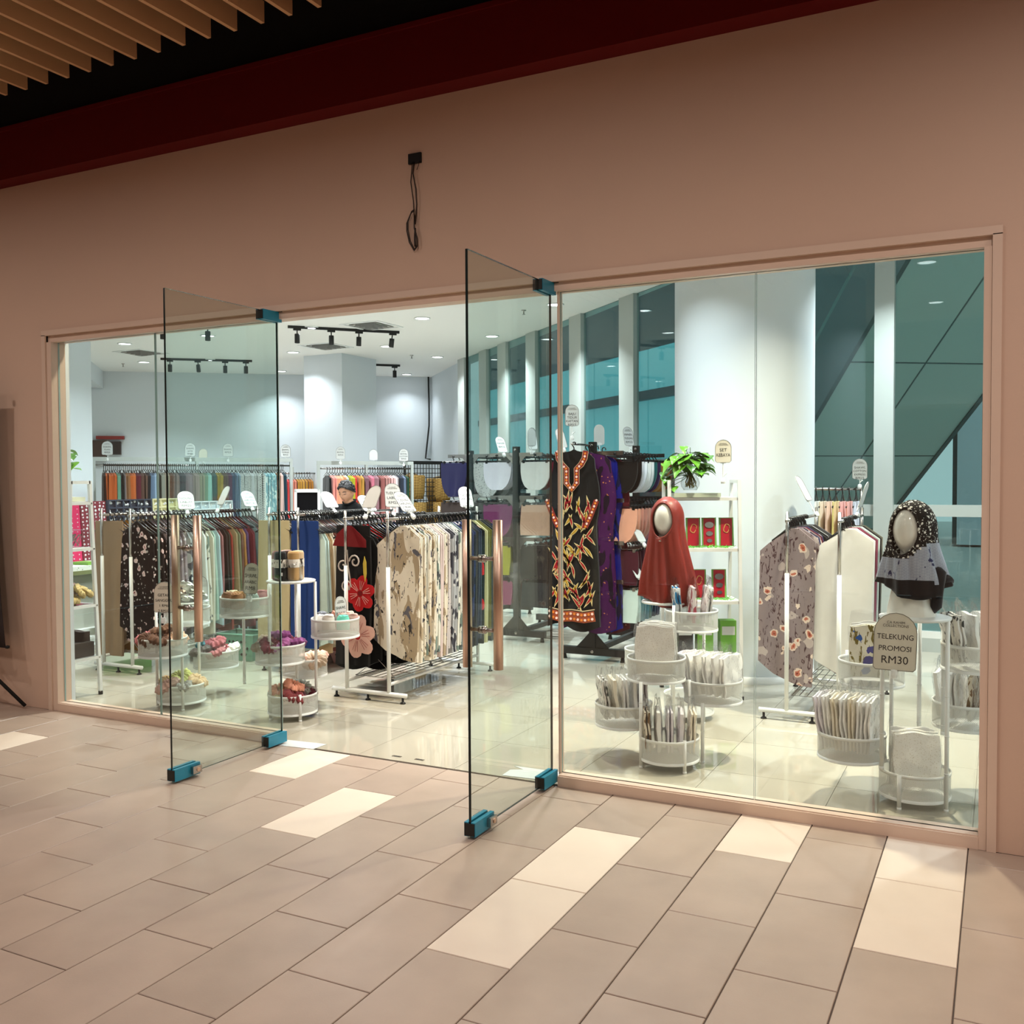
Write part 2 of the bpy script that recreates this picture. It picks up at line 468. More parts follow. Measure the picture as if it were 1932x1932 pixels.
# ---- floor spring covers and floor latches
def plate(poly, label):
    b = MB().flat(poly, .0005, .003); o = b.build('floor_cover_plate', M_sign)
    tag(o, label, 'cover plate')
plate([(-3.70, .085), (-3.425, .11), (-3.43, -.005), (-3.68, -.03)], 'white cover sheet on the floor under the left door hinge')
plate([(-2.27, .20), (-2.20, .165), (-2.26, .13), (-2.255, .03), (-1.93, .06), (-1.90, .02), (-1.86, .10), (-1.93, .21)], 'torn white cover sheet on the floor under the right door hinge')
for x, s in ((-2.93, 'left'), (-2.785, 'right')):
    b = MB(); b.box(-.028, .028, -.009, .009, 0, .0015); b.cur = 1; b.box(-.018, .018, -.004, .004, .0015, .002)
    o = b.build('floor_latch', [M_chrome, M_black]); o.location = (x, .085, .0005)
    tag(o, 'small metal latch plate in the threshold, %s one of the pair' % s, 'latch')

# ---- dark red bulkhead, slatted mall ceiling
b = MB(); b.box(-9.4, 3.6, -.125, 0, 3.47, 3.80); b.box(-9.4, 3.6, -.135, -.125, 3.775, 3.80)
tag(b.build('bulkhead_red', M_red), kind='structure')
tag(MB().box(-9.4, 3.6, -9, .14, 4.9, 4.95).build('ceiling', M_black), kind='structure')
tag(MB().box(-9.4, 3.6, -.02, .14, 3.80, 4.9).build('wall_front_upper', M_black), kind='structure')
sl = struct('ceiling_slats')
sm_ = MB().box(-.011, .011, -6.5, 0, 0, .105).mesh('slat', M_slat)
for i in range(48):
    place(sm_, 'slat', sl, (-8.6+i*.1745+.10, -.535, 3.755))
# mall side walls far behind the camera and to the sides, so the doors and panes have something to mirror
tag(MB().box(-9.5, 3.7, -9.1, -9.0, 0, 4.9).build('wall_rear', M_wall), kind='structure')
tag(MB().box(-9.5, -9.4, -9.0, 0.0, 0, 4.9).build('wall_mall_left', M_wall), kind='structure')
tag(MB().box(3.6, 3.7, -9.0, 0.0, 0, 4.9).build('wall_mall_right', M_wall), kind='structure')

# ---- shop ceiling, walls, columns
tag(MB().flat([(-18, 0.17), (2.2, 0.17), (2.2, 4.86), (-2.4, 4.86), (-10.3, 12.5), (-18, 6.0)], ZC, ZC+.08).build('ceiling_shop', M_ceil), kind='structure')
bd = Vector((0.772, 0.635, 0))
def wallrun(name, p, q, th, z0, z1, m):
    p, q = Vector((p[0], p[1], 0)), Vector((q[0], q[1], 0)); d = (q-p).normalized(); n = Vector((-d.y, d.x, 0))
    poly = [(v.x, v.y) for v in (p, q, q+n*th, p+n*th)]
    return tag(MB().flat(poly, z0, z1).build(name, m), kind='structure')
wallrun('wall_back', (-18, 5.52), (-10.05, 12.06), .15, 0, ZC, M_white)
wallrun('wall_return', (-10.05, 12.06), (-8.70, 10.60), .15, 0, ZC, M_white)
wallrun('wall_return_end', (-8.70, 10.60), (-8.25, 10.15), .15, 0, ZC, M_white)
tag(MB().box(-9.6, -8.12, .17, 2.46, 0, ZC).build('wall_left', M_white), kind='structure')
tag(MB().box(-18.2, -18, .17, 5.6, 0, ZC).build('wall_left_far', M_white), kind='structure')
tag(MB().box(2.2, 2.3, .17, 4.86, 0, ZC).build('wall_right', M_white), kind='structure')
wallrun('bulkhead_white', (-9.2, 2.2), (-14.7, 8.2), .9, 3.24, ZC, M_white)
tag(MB().lathe([(.53, 0), (.53, ZC)], 64, (-1.80, 3.27, 0), cap=False).build('column_round', M_white, None, True), kind='structure')
tag(MB().lathe([(.545, 0), (.545, .05), (.531, .055)], 64, (-1.80, 3.27, 0), cap=False).build('baseboard_column', M_whitemetal, None, True), kind='structure')
tag(MB().box(-10.16, -9.40, 8.30, 9.25, 0, ZC).build('column_square', M_white), kind='structure')
# short wall with the conduit at the back
cd = MB(); cd.tube([(-10.06, 11.98, ZC), (-10.03, 11.95, 2.9), (-10.04, 11.96, 2.6), (-10.12, 11.95, 1.95), (-9.98, 11.90, 1.93)], .016, 6)
tag(cd.build('conduit', M_blackmetal, None, True), 'loose black conduit hanging down the back corner of the shop', 'cable')

# ---- window walls: diagonal one on the left of the round column, one parallel to the front on the right
def winwall(name, p, q, muls, z0, z1, trans=(), wm=.11, dm=.12):
    W = struct(name)
    p, q = Vector((p[0], p[1], 0)), Vector((q[0], q[1], 0)); L = (q-p).length
    W.location = p; W.rotation_euler = (0, 0, math.atan2(q.y-p.y, q.x-p.x))
    MB().box(0, L, -.03, .10, 0, z0).build('sill', M_mull, W)
    MB().box(0, L, -.03, .05, z0, z0+.06).build('bottom_rail', M_whitemetal, W)
    for s, wd_ in muls:
        MB().box(s, s+wd_, -dm, .02, z0, z1).build('mullion', M_mull, W)
    for z, s0, s1 in trans:
        MB().box(s0, s1, -.05, .02, z, z+.10).build('transom', M_mull, W)
    edges = [0]+[s+wd_/2 for s, wd_ in muls]+[L]
    for a, c in zip(edges[:-1], edges[1:]):
        if c-a > .1: pane(W, a+.005, c-.005, .0, z0+.05, z1, M_win, M_edge, .012)
    return W
ux, uy = -0.745, 0.667
def on_diag(x): return (x+2.4)/ux
# diagonal: runs from the column corner to the back; built from the far end so that its inner face looks into the shop
Ld = on_diag(-8.25)
muls = []
for xm in (-8.05, -7.25, -6.62, -5.78, -4.70, -3.70):
    muls.append((Ld-on_diag(xm)-.19, .34))
winwall('window_1', (-2.4+ux*Ld, 4.8+uy*Ld), (-2.4, 4.8), muls, .12, ZC, wm=.3, dm=.05)
winwall('window_2', (-2.4, 4.8), (2.2, 4.8), [(1.40, .16), (3.0, .16)], .12, ZC, trans=((1.175, 0.0, 4.6),))

# ---- outside the windows: paving, a slanted escalator underside, a lit building across the court
M_out = mat('court_paving', (200, 204, 200), 0.6, vary=0.1)
tag(MB().box(-26, 14, 4.95, 34, -.12, -.05).build('floor_court', M_out), kind='structure')
M_esc = mat('escalator_cladding', (206, 212, 204), 0.5)
M_escd = mat('escalator_side', (70, 92, 94), 0.4)
esc = thing('escalator', 'grey clad escalator rising to the right outside the window', 'escalator', (-4.03, 11.58, 0), rot=(0, -math.radians(36), -.953))
MB().box(0, 9.4, 0, 2.1, 0, .9).build('truss', M_esc, esc)
MB().box(0, 9.4, -.06, 0, -.02, .75).build('side_panel', M_escd, esc)
MB().box(0, 9.4, 2.1, 2.16, -.02, .75).build('side_panel', M_escd, esc)
for k in range(5): MB().box(k*1.88+.02, k*1.88+1.86, -.03, 0, .75, 1.65).build('balustrade_pane', M_win, esc)
MB().tube([(0, -.015, 1.68), (9.4, -.015, 1.68)], .035, 8).build('handrail', M_black, esc)
for k in range(5): MB().box(k*1.9+1.2, k*1.9+1.22, .0, 2.1, -.004, 0).build('panel_joint', M_escd, esc)
MB().box(0, 9.4, 1.0, 1.02, -.004, 0).build('panel_joint', M_escd, esc)
M_lit = mat('lit_office_glass', (70, 150, 158), 0.3, emit=(0.16, 0.50, 0.55, 0.55))
M_dark = mat('dark_office_wall', (36, 66, 72), 0.5)
bld = thing('office_building', 'office building with lit teal glazing across the court', 'building', (-9.5, 19.5, 0), rz=-math.radians(42))
MB().box(-9, 6, .1, 4, 0, 9).build('wall', M_dark, bld)
for k in range(10):
    MB().box(-8.9+k*1.45, -8.9+k*1.45+1.38, .02, .1, 2.0, 4.6).build('window', M_lit, bld)
MB().box(-9, 6, -.3, .1, 1.75, 1.98).build('ledge', M_mull, bld)
MB().box(-9, 6, -.2, .1, 3.4, 3.6).build('ledge', M_dark, bld)
bl2 = thing('court_building', 'dark court building with pale pier beyond the right window', 'building', (6, 20, 0))
MB().box(-7, 8, 0, 3, 0, 9).build('wall', mat('court_wall', (66, 84, 84), .6), bl2)
for k in range(5): MB().box(-6.9+k*2.6, -6.9+k*2.6+.5, -.15, 0, 0, 4).build('pier', M_white, bl2)
for k in range(5): MB().box(-6.2+k*2.6, -6.2+k*2.6+1.6, -.05, 0, .3, 2.4).build('window', M_dark, bl2)
# ================================================================== LAMPS AND CEILING FITTINGS
def lamp(name, loc, energy, colr, size, parent, spread=160):
    L = bpy.data.lights.new(name, 'AREA'); L.shape = 'DISK'; L.size = size; L.energy = energy; L.color = colr; L.spread = math.radians(spread)
    o = bpy.data.objects.new(name, L); col.objects.link(o); o.parent = parent; o.location = loc
    return o
ring = MB().lathe([(.082, 0), (.105, 0), (.105, -.012), (.094, -.014), (.082, -.006)], 28, cap=False).mesh('trim_ring', M_clip, True)
lens = MB().lathe([(.0, -.006), (.083, -.006)], 28, cap=False).mesh('lens', M_lamp)
ring.flip_normals()
DL = [(-4.65, 6.03, 'near the diagonal window, first from it'), (-6.51, 6.10, 'beside the near air diffuser'), (-8.18, 6.0, 'above the long track rail'), (-9.9, 5.9, 'above the left shawl rack'),
      (-11.53, 5.9, 'in front of the far left air diffuser'), (-13.0, 7.6, 'in the far left corner'), (-6.45, 7.85, 'close to the diagonal window, second row'), (-8.33, 7.99, 'in front of the square column'),
      (-9.99, 7.83, 'left of the square column'), (-11.79, 7.9, 'in front of the back wall track'), (-8.31, 9.43, 'right of the square column'), (-11.89, 9.79, 'nearest the back wall on the left'),
      (-10.17, 11.37, 'deepest in the back corner'), (-2.9, 4.1, 'behind the round column towards the window'), (-4.65, 4.1, 'above the near black garment rack'), (-6.5, 4.1, 'above the man in black'),
      (-8.2, 4.1, 'above the accessory counter'), (-.65, 3.9, 'in front of the right window'), (-.7, 1.6, 'above the far right basket tower'), (-2.3, 1.75, 'in front of the round column'),
      (-2.95, 1.2, 'just inside the entrance'), (-4.65, 2.0, 'above the middle garment racks'), (-6.5, 2.0, 'above the left garment rack'), (-5.2, 0.75, 'above the left basket towers'), (1.0, 2.3, 'beyond the right jamb')]
for i, (x, y, wh) in enumerate(DL):
    t = thing('downlight', 'round white ceiling downlight %s' % wh, 'downlight', (x, y, ZC), group='shop ceiling downlights')
    place(ring, 'trim_ring', t); place(lens, 'lens', t)
    fac = {5: .5, 7: .36, 8: .28, 10: .32, 11: .3, 12: .14, 13: .7, 18: 1.25, 19: .75, 20: .42, 23: .6}.get(i, 1.0)
    warm = y < 2.1 and i in (18, 20, 23)
    lamp('lamp', (0, 0, -.02), SHOP_W*fac*(1.05 if warm else 1.0), WARM_C if warm else SHOP_C, .15, t, 115)

# mall downlights, hung between the slats over the walkway
mring = MB().lathe([(.06, 0), (.075, 0), (.075, .10), (.06, .10)], 24, cap=False).mesh('housing', M_blackmetal, True)
mlens = MB().lathe([(.0, .012), (.061, .012)], 24, cap=False).mesh('lens', M_lampw)
for i, (x, y, e) in enumerate([(-6.4, -1.9, .8), (-4.2, -2.2, .9), (-2.0, -2.2, 1.0), (.4, -2.0, 1.2), (2.2, -2.0, 1.0), (-5.3, -4.6, 1), (-2.6, -4.8, 1), (.2, -4.8, 1), (2.4, -4.6, 1), (-7.8, -4.2, 1)]):
    t = thing('mall_downlight', 'warm mall downlight, %s in the %s row over the walkway' % (nth(i % 5, 'first'), 'near' if i > 4 else 'shop-side'), 'downlight', (x, y, 3.735), group='mall walkway downlights')
    place(mring, 'housing', t); place(mlens, 'lens', t)
    lamp('lamp', (0, 0, -.005), MALL_W*e, MALL_C, .11, t, 164)

# track lights
def track(p, q, heads, label, hang=.07):
    p, q = Vector((p[0], p[1], ZC)), Vector((q[0], q[1], ZC)); L = (q-p).length
    t = thing('track_light', label, 'track light', p, math.atan2(q.y-p.y, q.x-p.x))
    MB().box(0, L, -.018, .018, -.035, 0).build('rail', M_blackmetal, t)
    for s, tilt in heads:
        h = MB(); h.box(-.05, .05, -.016, .016, -.06, -.035)
        hd = h.build('adapter', M_blackmetal, t); hd.location = (s*L, 0, 0)
        b = MB(); b.tube([(0, 0, -.06), (0, 0, -.105)], .008, 8); b.lathe([(.0, -.105), (.032, -.105), (.034, -.115), (.034, -.225), (.028, -.225), (.026, -.205), (.0, -.205)], 18, cap=False)
        o = b.build('spot_head', M_blackmetal, hd, True); o.rotation_euler = (tilt, tilt*.4, 0)
    return t
track((-8.36, 5.75), (-7.35, 6.85), [(.08, 0), (.38, 0), (.63, .05), (.94, .18)], 'black ceiling track with four spots in front of the square column')
track((-9.9, 9.6), (-9.45, 10.05), [(.2, 0), (.85, 0)], 'short black ceiling track peeking out right of the square column')
track((-12.35, 7.35), (-11.25, 8.30), [(.1, 0), (.4, -.2), (.7, 0), (.93, 0)], 'black ceiling track before the back wall on the left')
track((-10.4, 3.9), (-9.0, 5.25), [(.1, 0), (.35, 0), (.62, 0), (.9, 0)], 'black ceiling track close behind the left glass door')
track((-5.9, 2.6), (-5.2, 3.9), [(.1, 0), (.4, 0), (.7, 0), (.95, 0)], 'black ceiling track above the middle garment racks')
track((-3.6, 3.0), (-3.1, 4.2), [(.1, 0), (.5, 0), (.9, 0)], 'black ceiling track above the black garment racks')

# square air diffusers
M_dif = mat('diffuser_grey', (150, 150, 148), .6)
def diffuser(x, y, label):
    t = thing('air_diffuser', label, 'air vent', (x, y, ZC))
    f = MB()
    for a, c, z in ((.30, .272, -.010),):
        for s in (-1, 1):
            f.box(-a, a, s*a if s < 0 else c, -c if s < 0 else a, z, 0)
            f.box(s*a if s < 0 else c, -c if s < 0 else a, -c, c, z, 0)
    f.build('frame', M_clip, t)
    for k, r in enumerate((.265, .215, .165, .115, .065)):
        b = MB(); z0 = -.004+.0; z1 = .035
        # a sloped four-sided louvre ring
        o_ = [(-r, -r), (r, -r), (r, r), (-r, r)]; i_ = [(p[0]*.86, p[1]*.86) for p in o_]
        b.v += [Vector((p[0], p[1], -.002-.012*k)) for p in o_]+[Vector((p[0], p[1], .03-.012*k)) for p in i_]
        for i in range(4): b.face((i, (i+1) % 4, 4+(i+1) % 4, 4+i))
        b.build('louvre', M_dif, t)
    MB().box(-.268, .268, -.268, .268, .028, .034).build('backing', mat('diffuser_dark', (70, 70, 70), .8), t)
    return t
diffuser(-7.40, 6.27, 'square air diffuser in the ceiling behind the long track rail')
diffuser(-9.13, 7.55, 'square air diffuser in the ceiling before the square column')
diffuser(-12.1, 6.72, 'square air diffuser in the ceiling far on the left')
for x, y, wh in ((-8.57, 9.06, 'right of the square column'), (-5.14, 6.2, 'near the diagonal window'), (-13.5, 7.6, 'in the far left corner')):
    b = MB(); b.lathe([(0, 0), (.03, 0), (.03, -.008), (.008, -.012), (.008, -.05), (.0, -.05)], 12, cap=False); b.lathe([(0, -.05), (.018, -.052), (.018, -.055), (0, -.056)], 12, cap=False)
    tag(b.build('sprinkler', M_chrome, None, True, (x, y, ZC)), 'small ceiling sprinkler %s' % wh, 'sprinkler')

# dead cable outlet on the front wall
t = thing('cable_outlet', 'black junction box with loose looped wires on the front wall', 'cable outlet', (-2.725, 0, 3.17))
MB().box(-.038, .038, -.012, 0, -.026, .026).build('box', M_black, t)
wv = MB()
wv.tube([(-.012, -.012, -.02), (-.010, -.02, -.06), (-.02, -.016, -.12), (-.006, -.014, -.22), (.0, -.014, -.34)], .0028, 6)
wv.tube([(.000, -.012, -.02), (-.004, -.02, -.08), (.012, -.018, -.16), (.015, -.016, -.24), (.004, -.014, -.34)], .0034, 6)
loop = [(.002, -.016, -.27), (-.018, -.018, -.28), (-.045, -.018, -.33), (-.045, -.018, -.37), (-.03, -.018, -.43), (.0, -.018, -.475), (.018, -.018, -.455), (.016, -.018, -.41), (.0, -.018, -.36), (.002, -.018, -.30)]
wv.tube(loop, .0034, 6); wv.tube([(p[0]*.85+.003, p[1]-.004, p[2]+.006) for p in loop], .003, 6)
wv.tube([(.005, -.016, -.36), (.002, -.016, -.42), (.004, -.016, -.455)], .005, 6)
wv.tube([(.03, -.012, -.02), (.03, -.02, -.045), (.02, -.02, -.065)], .002, 5)
wv.build('wires', mat('wire_brown', (38, 26, 18), .5), t, True)

# small things fixed at the back wall on the left
t = thing('wall_box', 'dark electrical box with red alarm bar on the back wall', 'wall box', (-14.72, 8.21, 2.16), math.atan2(.635, .772))
MB().box(-.30, .05, -.12, 0, -.25, .12).build('box', mat('wallbox_brown', (52, 36, 30), .6), t)
MB().box(-.12, .36, -.10, 0, .14, .20).build('alarm_bar', mat('alarm_red', (130, 24, 24), .5), t)
MB().box(.08, .30, -.09, 0, -.14, .10).build('panel', M_blackmetal, t)
# ================================================================== PRICE SIGNS
def arch(w, h, r=None, n=10, b=.012):
    r = r or w/2
    pts = [(-w/2+b, 0), (w/2-b, 0), (w/2, b)]
    for i in range(n+1):
        a = PI*i/n; pts.append((math.cos(a)*w/2, h-r+math.sin(a)*r))
    pts.append((-w/2, b))
    return pts
_sb = {}
def price_sign(loc, lines, label, rz=0.0, tilt=0.0, h=.17, w=.112, stem=.06, roll_=0.0, ivory=False, back=False, brand=True, grey=False):
    """arch-topped card on a clip; loc = foot of the clip"""
    t = thing('price_sign', label, 'price sign', loc, rot=(-tilt, roll_, rz))
    key = (round(h, 3), round(w, 3), round(stem, 3))
    if key not in _sb:
        c = MB().prism([(x, z+stem) for x, z in arch(w, h)], -.0015, .0015).mesh('card', M_sign)
        e = MB(); o = [(x*.985, -.002, (z-h/2)*.985+h/2+stem) for x, z in arch(w, h)]
        e.tube(o, .0013, 4, closed=True); e = e.mesh('border', M_ink2)
        k = MB(); k.tube([(0, .006, 0), (0, .006, stem+.02)], .0035, 6); k.box(-.018, .018, .001, .012, stem-.004, stem+.014)
        k.tube([(0, .010, .022), (.010, .013, .034), (.022, .016, .042)], .005, 6); k.lathe([(.0, -.026), (.014, -.026), (.017, -.012), (.014, .008), (.0, .010)], 10, cap=False)
        k = k.mesh('clip', M_clip)
        _sb[key] = (c, e, k)
    c, e, k = _sb[key]
    place(c, 'card', t, m=M_cardshade if grey else M_signw if ivory else M_sign); place(e, 'border', t); place(k, 'clip', t)
    yy = .0022 if back else -.0022
    rot = (PI/2, 0, PI) if back else (PI/2, 0, 0)
    if brand:
        lettering('CA RAHIM\nCOLLECTIONS', h*.062, M_ink2, t, (0, yy, stem+h*.80), rot, maxw=w*.62)
    n = len(lines)
    for i, (s, sc_) in enumerate(lines):
        lettering(s, h*sc_, M_ink, t, (0, yy, stem+h*((.56-.17*i if n > 3 else .58-.2*i) if n > 2 else .55-.22*i)), rot, maxw=w*.84)
    return t

# ================================================================== BASKET TOWERS
def perforated():
    mt = bpy.data.materials.new('perforated_white_steel'); mt.use_nodes = True
    nt = mt.node_tree; b = nt.nodes['Principled BSDF']; b.inputs['Base Color'].default_value = srgb(214, 214, 208); b.inputs['Roughness'].default_value = .45
    N = nt.nodes.new; tc = N('ShaderNodeTexCoord'); sp = N('ShaderNodeSeparateXYZ'); nt.links.new(tc.outputs['Object'], sp.inputs[0])
    def mth(op, a, c=None):
        q = N('ShaderNodeMath'); q.operation = op
        for i, x in enumerate((a, c)):
            if x is None: continue
            if isinstance(x, (int, float)): q.inputs[i].default_value = x
            else: nt.links.new(x, q.inputs[i])
        return q.outputs[0]
    th = mth('ARCTAN2', sp.outputs[1], sp.outputs[0])
    u = mth('SINE', mth('MULTIPLY', th, 132.0)); v = mth('SINE', mth('MULTIPLY', sp.outputs[2], 850.0))
    hole = mth('GREATER_THAN', mth('MULTIPLY', u, v), 0.16)
    inside = mth('MULTIPLY', mth('GREATER_THAN', sp.outputs[2], .016), mth('LESS_THAN', sp.outputs[2], .109))
    fac = mth('MULTIPLY', hole, inside)
    tr = N('ShaderNodeBsdfTransparent'); mx = N('ShaderNodeMixShader')
    nt.links.new(fac, mx.inputs[0]); nt.links.new(b.outputs[0], mx.inputs[1]); nt.links.new(tr.outputs[0], mx.inputs[2])
    nt.links.new(mx.outputs[0], nt.nodes['Material Output'].inputs[0])
    return mt
M_perf = perforated()
BR, BH = .155, .125
bwall = MB().lathe([(BR, 0), (BR, BH)], 48, cap=False).mesh('perforated_wall', M_perf, True)
brims = MB().lathe([(BR-.002, BH-.014), (BR+.002, BH-.014), (BR+.002, BH), (BR-.002, BH), (BR-.002, BH-.014)], 48, cap=False)
brims.lathe([(BR+.002, 0), (BR+.002, .014), (BR-.002, .014)], 48, cap=False)
brims = brims.mesh('rim', M_whitemetal, True)
bbot = MB().lathe([(.0, .003), (BR-.002, .003), (BR-.002, .0), (.0, .0)], 48, cap=False).mesh('bottom', M_whitemetal)
def basket(parent, x, y, z):
    b = place(bwall, 'basket', parent, (x, y, z))
    place(brims, 'rim', b); place(bbot, 'bottom', b)
    return b
def tower(label, origin, baskets, posts, plates=()):
    t = thing('basket_tower', label, 'display stand', (origin[0], origin[1], 0))
    ox, oy = origin
    for x, y, z in baskets: basket(t, x-ox, y-oy, z)
    for x, y, z0, z1 in posts:
        p = MB(); p.tube([(0, 0, z0), (0, 0, z1)], .0095, 12); p.tube([(0, 0, z0-.004), (0, 0, z0+.012)], .0105, 12)
        for zz in (.17, .34, .52):
            if z0 < zz < z1: p.tube([(0, 0, zz), (0, 0, zz+.004)], .0115, 12)
        o = p.build('post', M_whitemetal, t, True, (x-ox, y-oy, 0))
    for x, y, z in plates:
        q = MB(); q.lathe([(.0, .0), (.15, .0), (.155, .003), (.155, .012), (.15, .014), (.0, .014)], 40, cap=False)
        q.build('top_plate', M_whitemetal, t, True, (x-ox, y-oy, z))
    return t
A = dict(t1=(-1.543, .564, .04), t2=(-1.827, .65, .17), t3=(-1.386, .846, .30), t4=(-1.646, .662, .43))
tower('white basket tower full of lace prayer-wear packs, beside the right door', (-1.543, .564), A.values(),
      [(-1.665, .468, .0, .45), (-1.43, .466, .0, .17), (-1.48, .72, .0, .43), (-1.40, .69, .0, .32), (-1.70, .60, .0, .32)])
A2 = dict(t1=(-1.653, 1.35, .60), t0=(-1.75, 1.62, .035), tm=(-1.95, 1.45, .33))
tower('white basket tower behind, carrying the red-hooded mannequin head', (-1.75, 1.62), A2.values(),
      [(-1.72, 1.21, .0, .76), (-1.62, 1.50, .0, .62), (-1.88, 1.73, .0, .74), (-1.82, 1.50, .0, .76)], [(-1.845, 1.465, .74)])
B = dict(t1=(-.347, .514, .035), t2=(-.624, .498, .18), t3=(-.134, .76, .32), t4=(-.57, .784, .48), t5=(-.091, .622, .62))
tower('white basket tower at the far right carrying the speckled black mannequin head', (-.347, .514), B.values(),
      [(-.40, .365, .0, .16), (-.208, .43, .0, .87), (-.46, .62, .0, .86), (-.475, .36, .18, .87), (-.34, .66, .0, .86), (-.235, .64, .30, .86), (-.70, .90, .18, .62)], [(-.348, .471, .86)])
Cc = dict(t1=(-4.028, .543, .035), t2=(-4.104, .52, .35), t3=(-4.212, .887, .19), t4=(-3.874, .793, .49), t5=(-4.24, .358, .66))
tower('white basket tower with the tights pack on top, right behind the left door', (-4.06, .6), Cc.values(),
      [(-4.10, .415, .0, .86), (-3.90, .46, .0, .17), (-3.93, .66, .0, .86), (-4.12, .70, .0, .86), (-4.36, .47, .20, .70)], [(-4.059, .58, .86)])
Dd = dict(t1=(-4.906, .465, .035), t2=(-4.93, .33, .36), t3=(-4.979, .862, .19), t4=(-5.134, .747, .50))
tower('white basket tower with flower hair ties on top, behind the left door', (-4.906, .465), Dd.values(),
      [(-5.02, .36, .0, .66), (-4.79, .36, .0, .68), (-4.90, .62, .0, .66), (-5.2, .62, .36, .66)], [(-5.08, .68, .66)])

# ================================================================== PACKS OF WHITE PRAYER WEAR IN CLEAR WRAP
M_lace = pattern('lace_white', (250, 247, 240), [('spots', (226, 220, 206), 120, .25, 1)], .9)
M_packw = cloth((250, 247, 243)); M_packc = cloth((246, 236, 216)); M_packl = cloth((238, 232, 238))
M_packf = pattern('pack_blue_floral', (238, 232, 214), [('strokes', (128, 112, 48), 26, .56, 1), ('spots', (40, 96, 178), 11, .22, 4), ('spots', (86, 86, 150), 9, .20, 9)], .8)
M_packg = pattern('pack_black_print', (232, 228, 222), [('strokes', (62, 66, 62), 24, .56, 3), ('spots', (52, 54, 54), 22, .16, 5)], .8)
M_packt = pattern('pack_tan_print', (226, 216, 198), [('strokes', (120, 92, 60), 18, .55, 7)], .8)
def pack_mesh(w, h, d, seed, lay=False):
    rnd = random.Random(seed)
    b = MB(); n = 5
    # folded layers: soft slabs standing side by side
    k = 1 if not lay else 2
    ph = [rnd.uniform(0, 6) for _ in range(6)]
    for q in range(k):
        d0 = -d/2+d*q/k; d1 = d0+d/k*.96
        def bulge(u, v): return .5*(math.sin(u*PI)*math.sin(v*PI))**.6
        def P(u, v, s):
            x = (u-.5)*w*(1-.05*math.cos(v*7+ph[0])); z = v*h+.004*math.sin(u*9+ph[1])-.008*(2*u-1)**2*(v > .9)
            mid = (d0+d1)/2; hd = (d1-d0)/2
            y = mid+s*hd*(.45+1.1*bulge(u, v))+.004*math.sin(v*11+ph[2]+q)*math.sin(u*6+ph[3])
            return (x, y, z)
        b.grid(lambda u, v: P(u, v, -1), 7, 7); b.grid(lambda u, v: P(1-u, v, 1), 7, 7)
        b.grid(lambda u, v: (P(0, v, 1-2*u)), 1, 7); b.grid(lambda u, v: (P(1, v, 2*u-1)), 1, 7)
        b.grid(lambda u, v: (P(u, 1, 2*v-1)), 7, 1); b.grid(lambda u, v: (P(u, 0, 1-2*v)), 7, 1)
    cl = b.mesh('folded_cloth', M_packw, True)
    c = MB(); W, H, D = w*1.08, h*1.02, d*1.16
    top = .055
    def Q(u, v, s):
        z = v*(H+top)-.003; f = 1.0 if z < H*.9 else max(.12, 1-(z-H*.9)/(top+H*.1)*.95)
        x = (u-.5)*W*(1-.06*(1-f))
        return (x+.004*math.sin(v*13+ph[4]), s*(D/2)*f*(.55+.75*bulge(u, min(v, .8)))+.003*math.sin(u*15+v*9+ph[5])+ (1-f)*.012*math.sin(u*7+ph[4]), z+.006*math.sin(u*11+ph[0])*v)
    c.grid(lambda u, v: Q(u, v, -1), 8, 8); c.grid(lambda u, v: Q(1-u, v, 1), 8, 8)
    c.grid(lambda u, v: Q(0, v, 1-2*u), 1, 8); c.grid(lambda u, v: Q(1, v, 2*u-1), 1, 8)
    return cl, c.mesh('plastic_wrap', M_plastic, True)
PACKS = [pack_mesh(.19, .215, .038, s, s % 2 == 0) for s in range(5)]
PACKT = [pack_mesh(.20, .25, .036, 20+s, True) for s in range(3)]
def pack(loc, rz, lean, label, group, m, v=0, tall=False, side=0.0):
    cl, wr = (PACKT if tall else PACKS)[v % (3 if tall else 5)]
    t = thing('garment_pack', label, 'garment pack', loc, rot=(lean, side, rz), group=group)
    place(cl, 'folded_cloth', t, m=m); place(wr, 'plastic_wrap', t)
    return t
G = 'packs of white prayer wear'
PADJ = {M_lace.name: 'lace', M_packw.name: 'white', M_packc.name: 'cream', M_packl.name: 'lilac-white', M_packf.name: 'blue floral', M_packg.name: 'black-print', M_packt.name: 'tan-print'}
def row(tier, n, rz, spread, ms, desc, lean0=0.0, lean1=0.0, tall=False, zoff=.05, names=None, side=0.0):
    x, y, z = tier; d = Vector((-math.sin(rz), math.cos(rz)))       # packs stand one behind the other along d
    for i in range(n):
        s = (i/(n-1)-.5)*spread if n > 1 else 0
        mm = ms[i % len(ms)]; kind = PADJ.get(mm.name, 'printed')
        pack((x+d.x*s, y+d.y*s, z+zoff), rz, lean0+(lean1-lean0)*(i/max(1, n-1)), 'clear-wrapped %s garment pack, %s in %s' % (kind, nth(i, 'foremost'), desc), G, mm, i, tall, side)
row(A['t4'], 5, .22, .20, [M_lace, M_packw, M_lace, M_packw, M_lace], 'top basket of tower by the right door', -.12, -.02, True)
row(A['t2'], 5, -1.0, .20, [M_packg, M_packc, M_packw, M_packw, M_packl], 'left basket of tower by the right door', .12, .02)
row(A['t3'], 6, 1.30, .23, [M_packw, M_packw, M_packw, M_lace, M_packw, M_packl], 'right basket of tower by the right door', -.05, -.28)
row(A['t1'], 5, -1.2, .22, [M_packt, M_packw, M_packl, M_packl, M_packc], 'bottom basket of tower by the right door', .05, -.05)
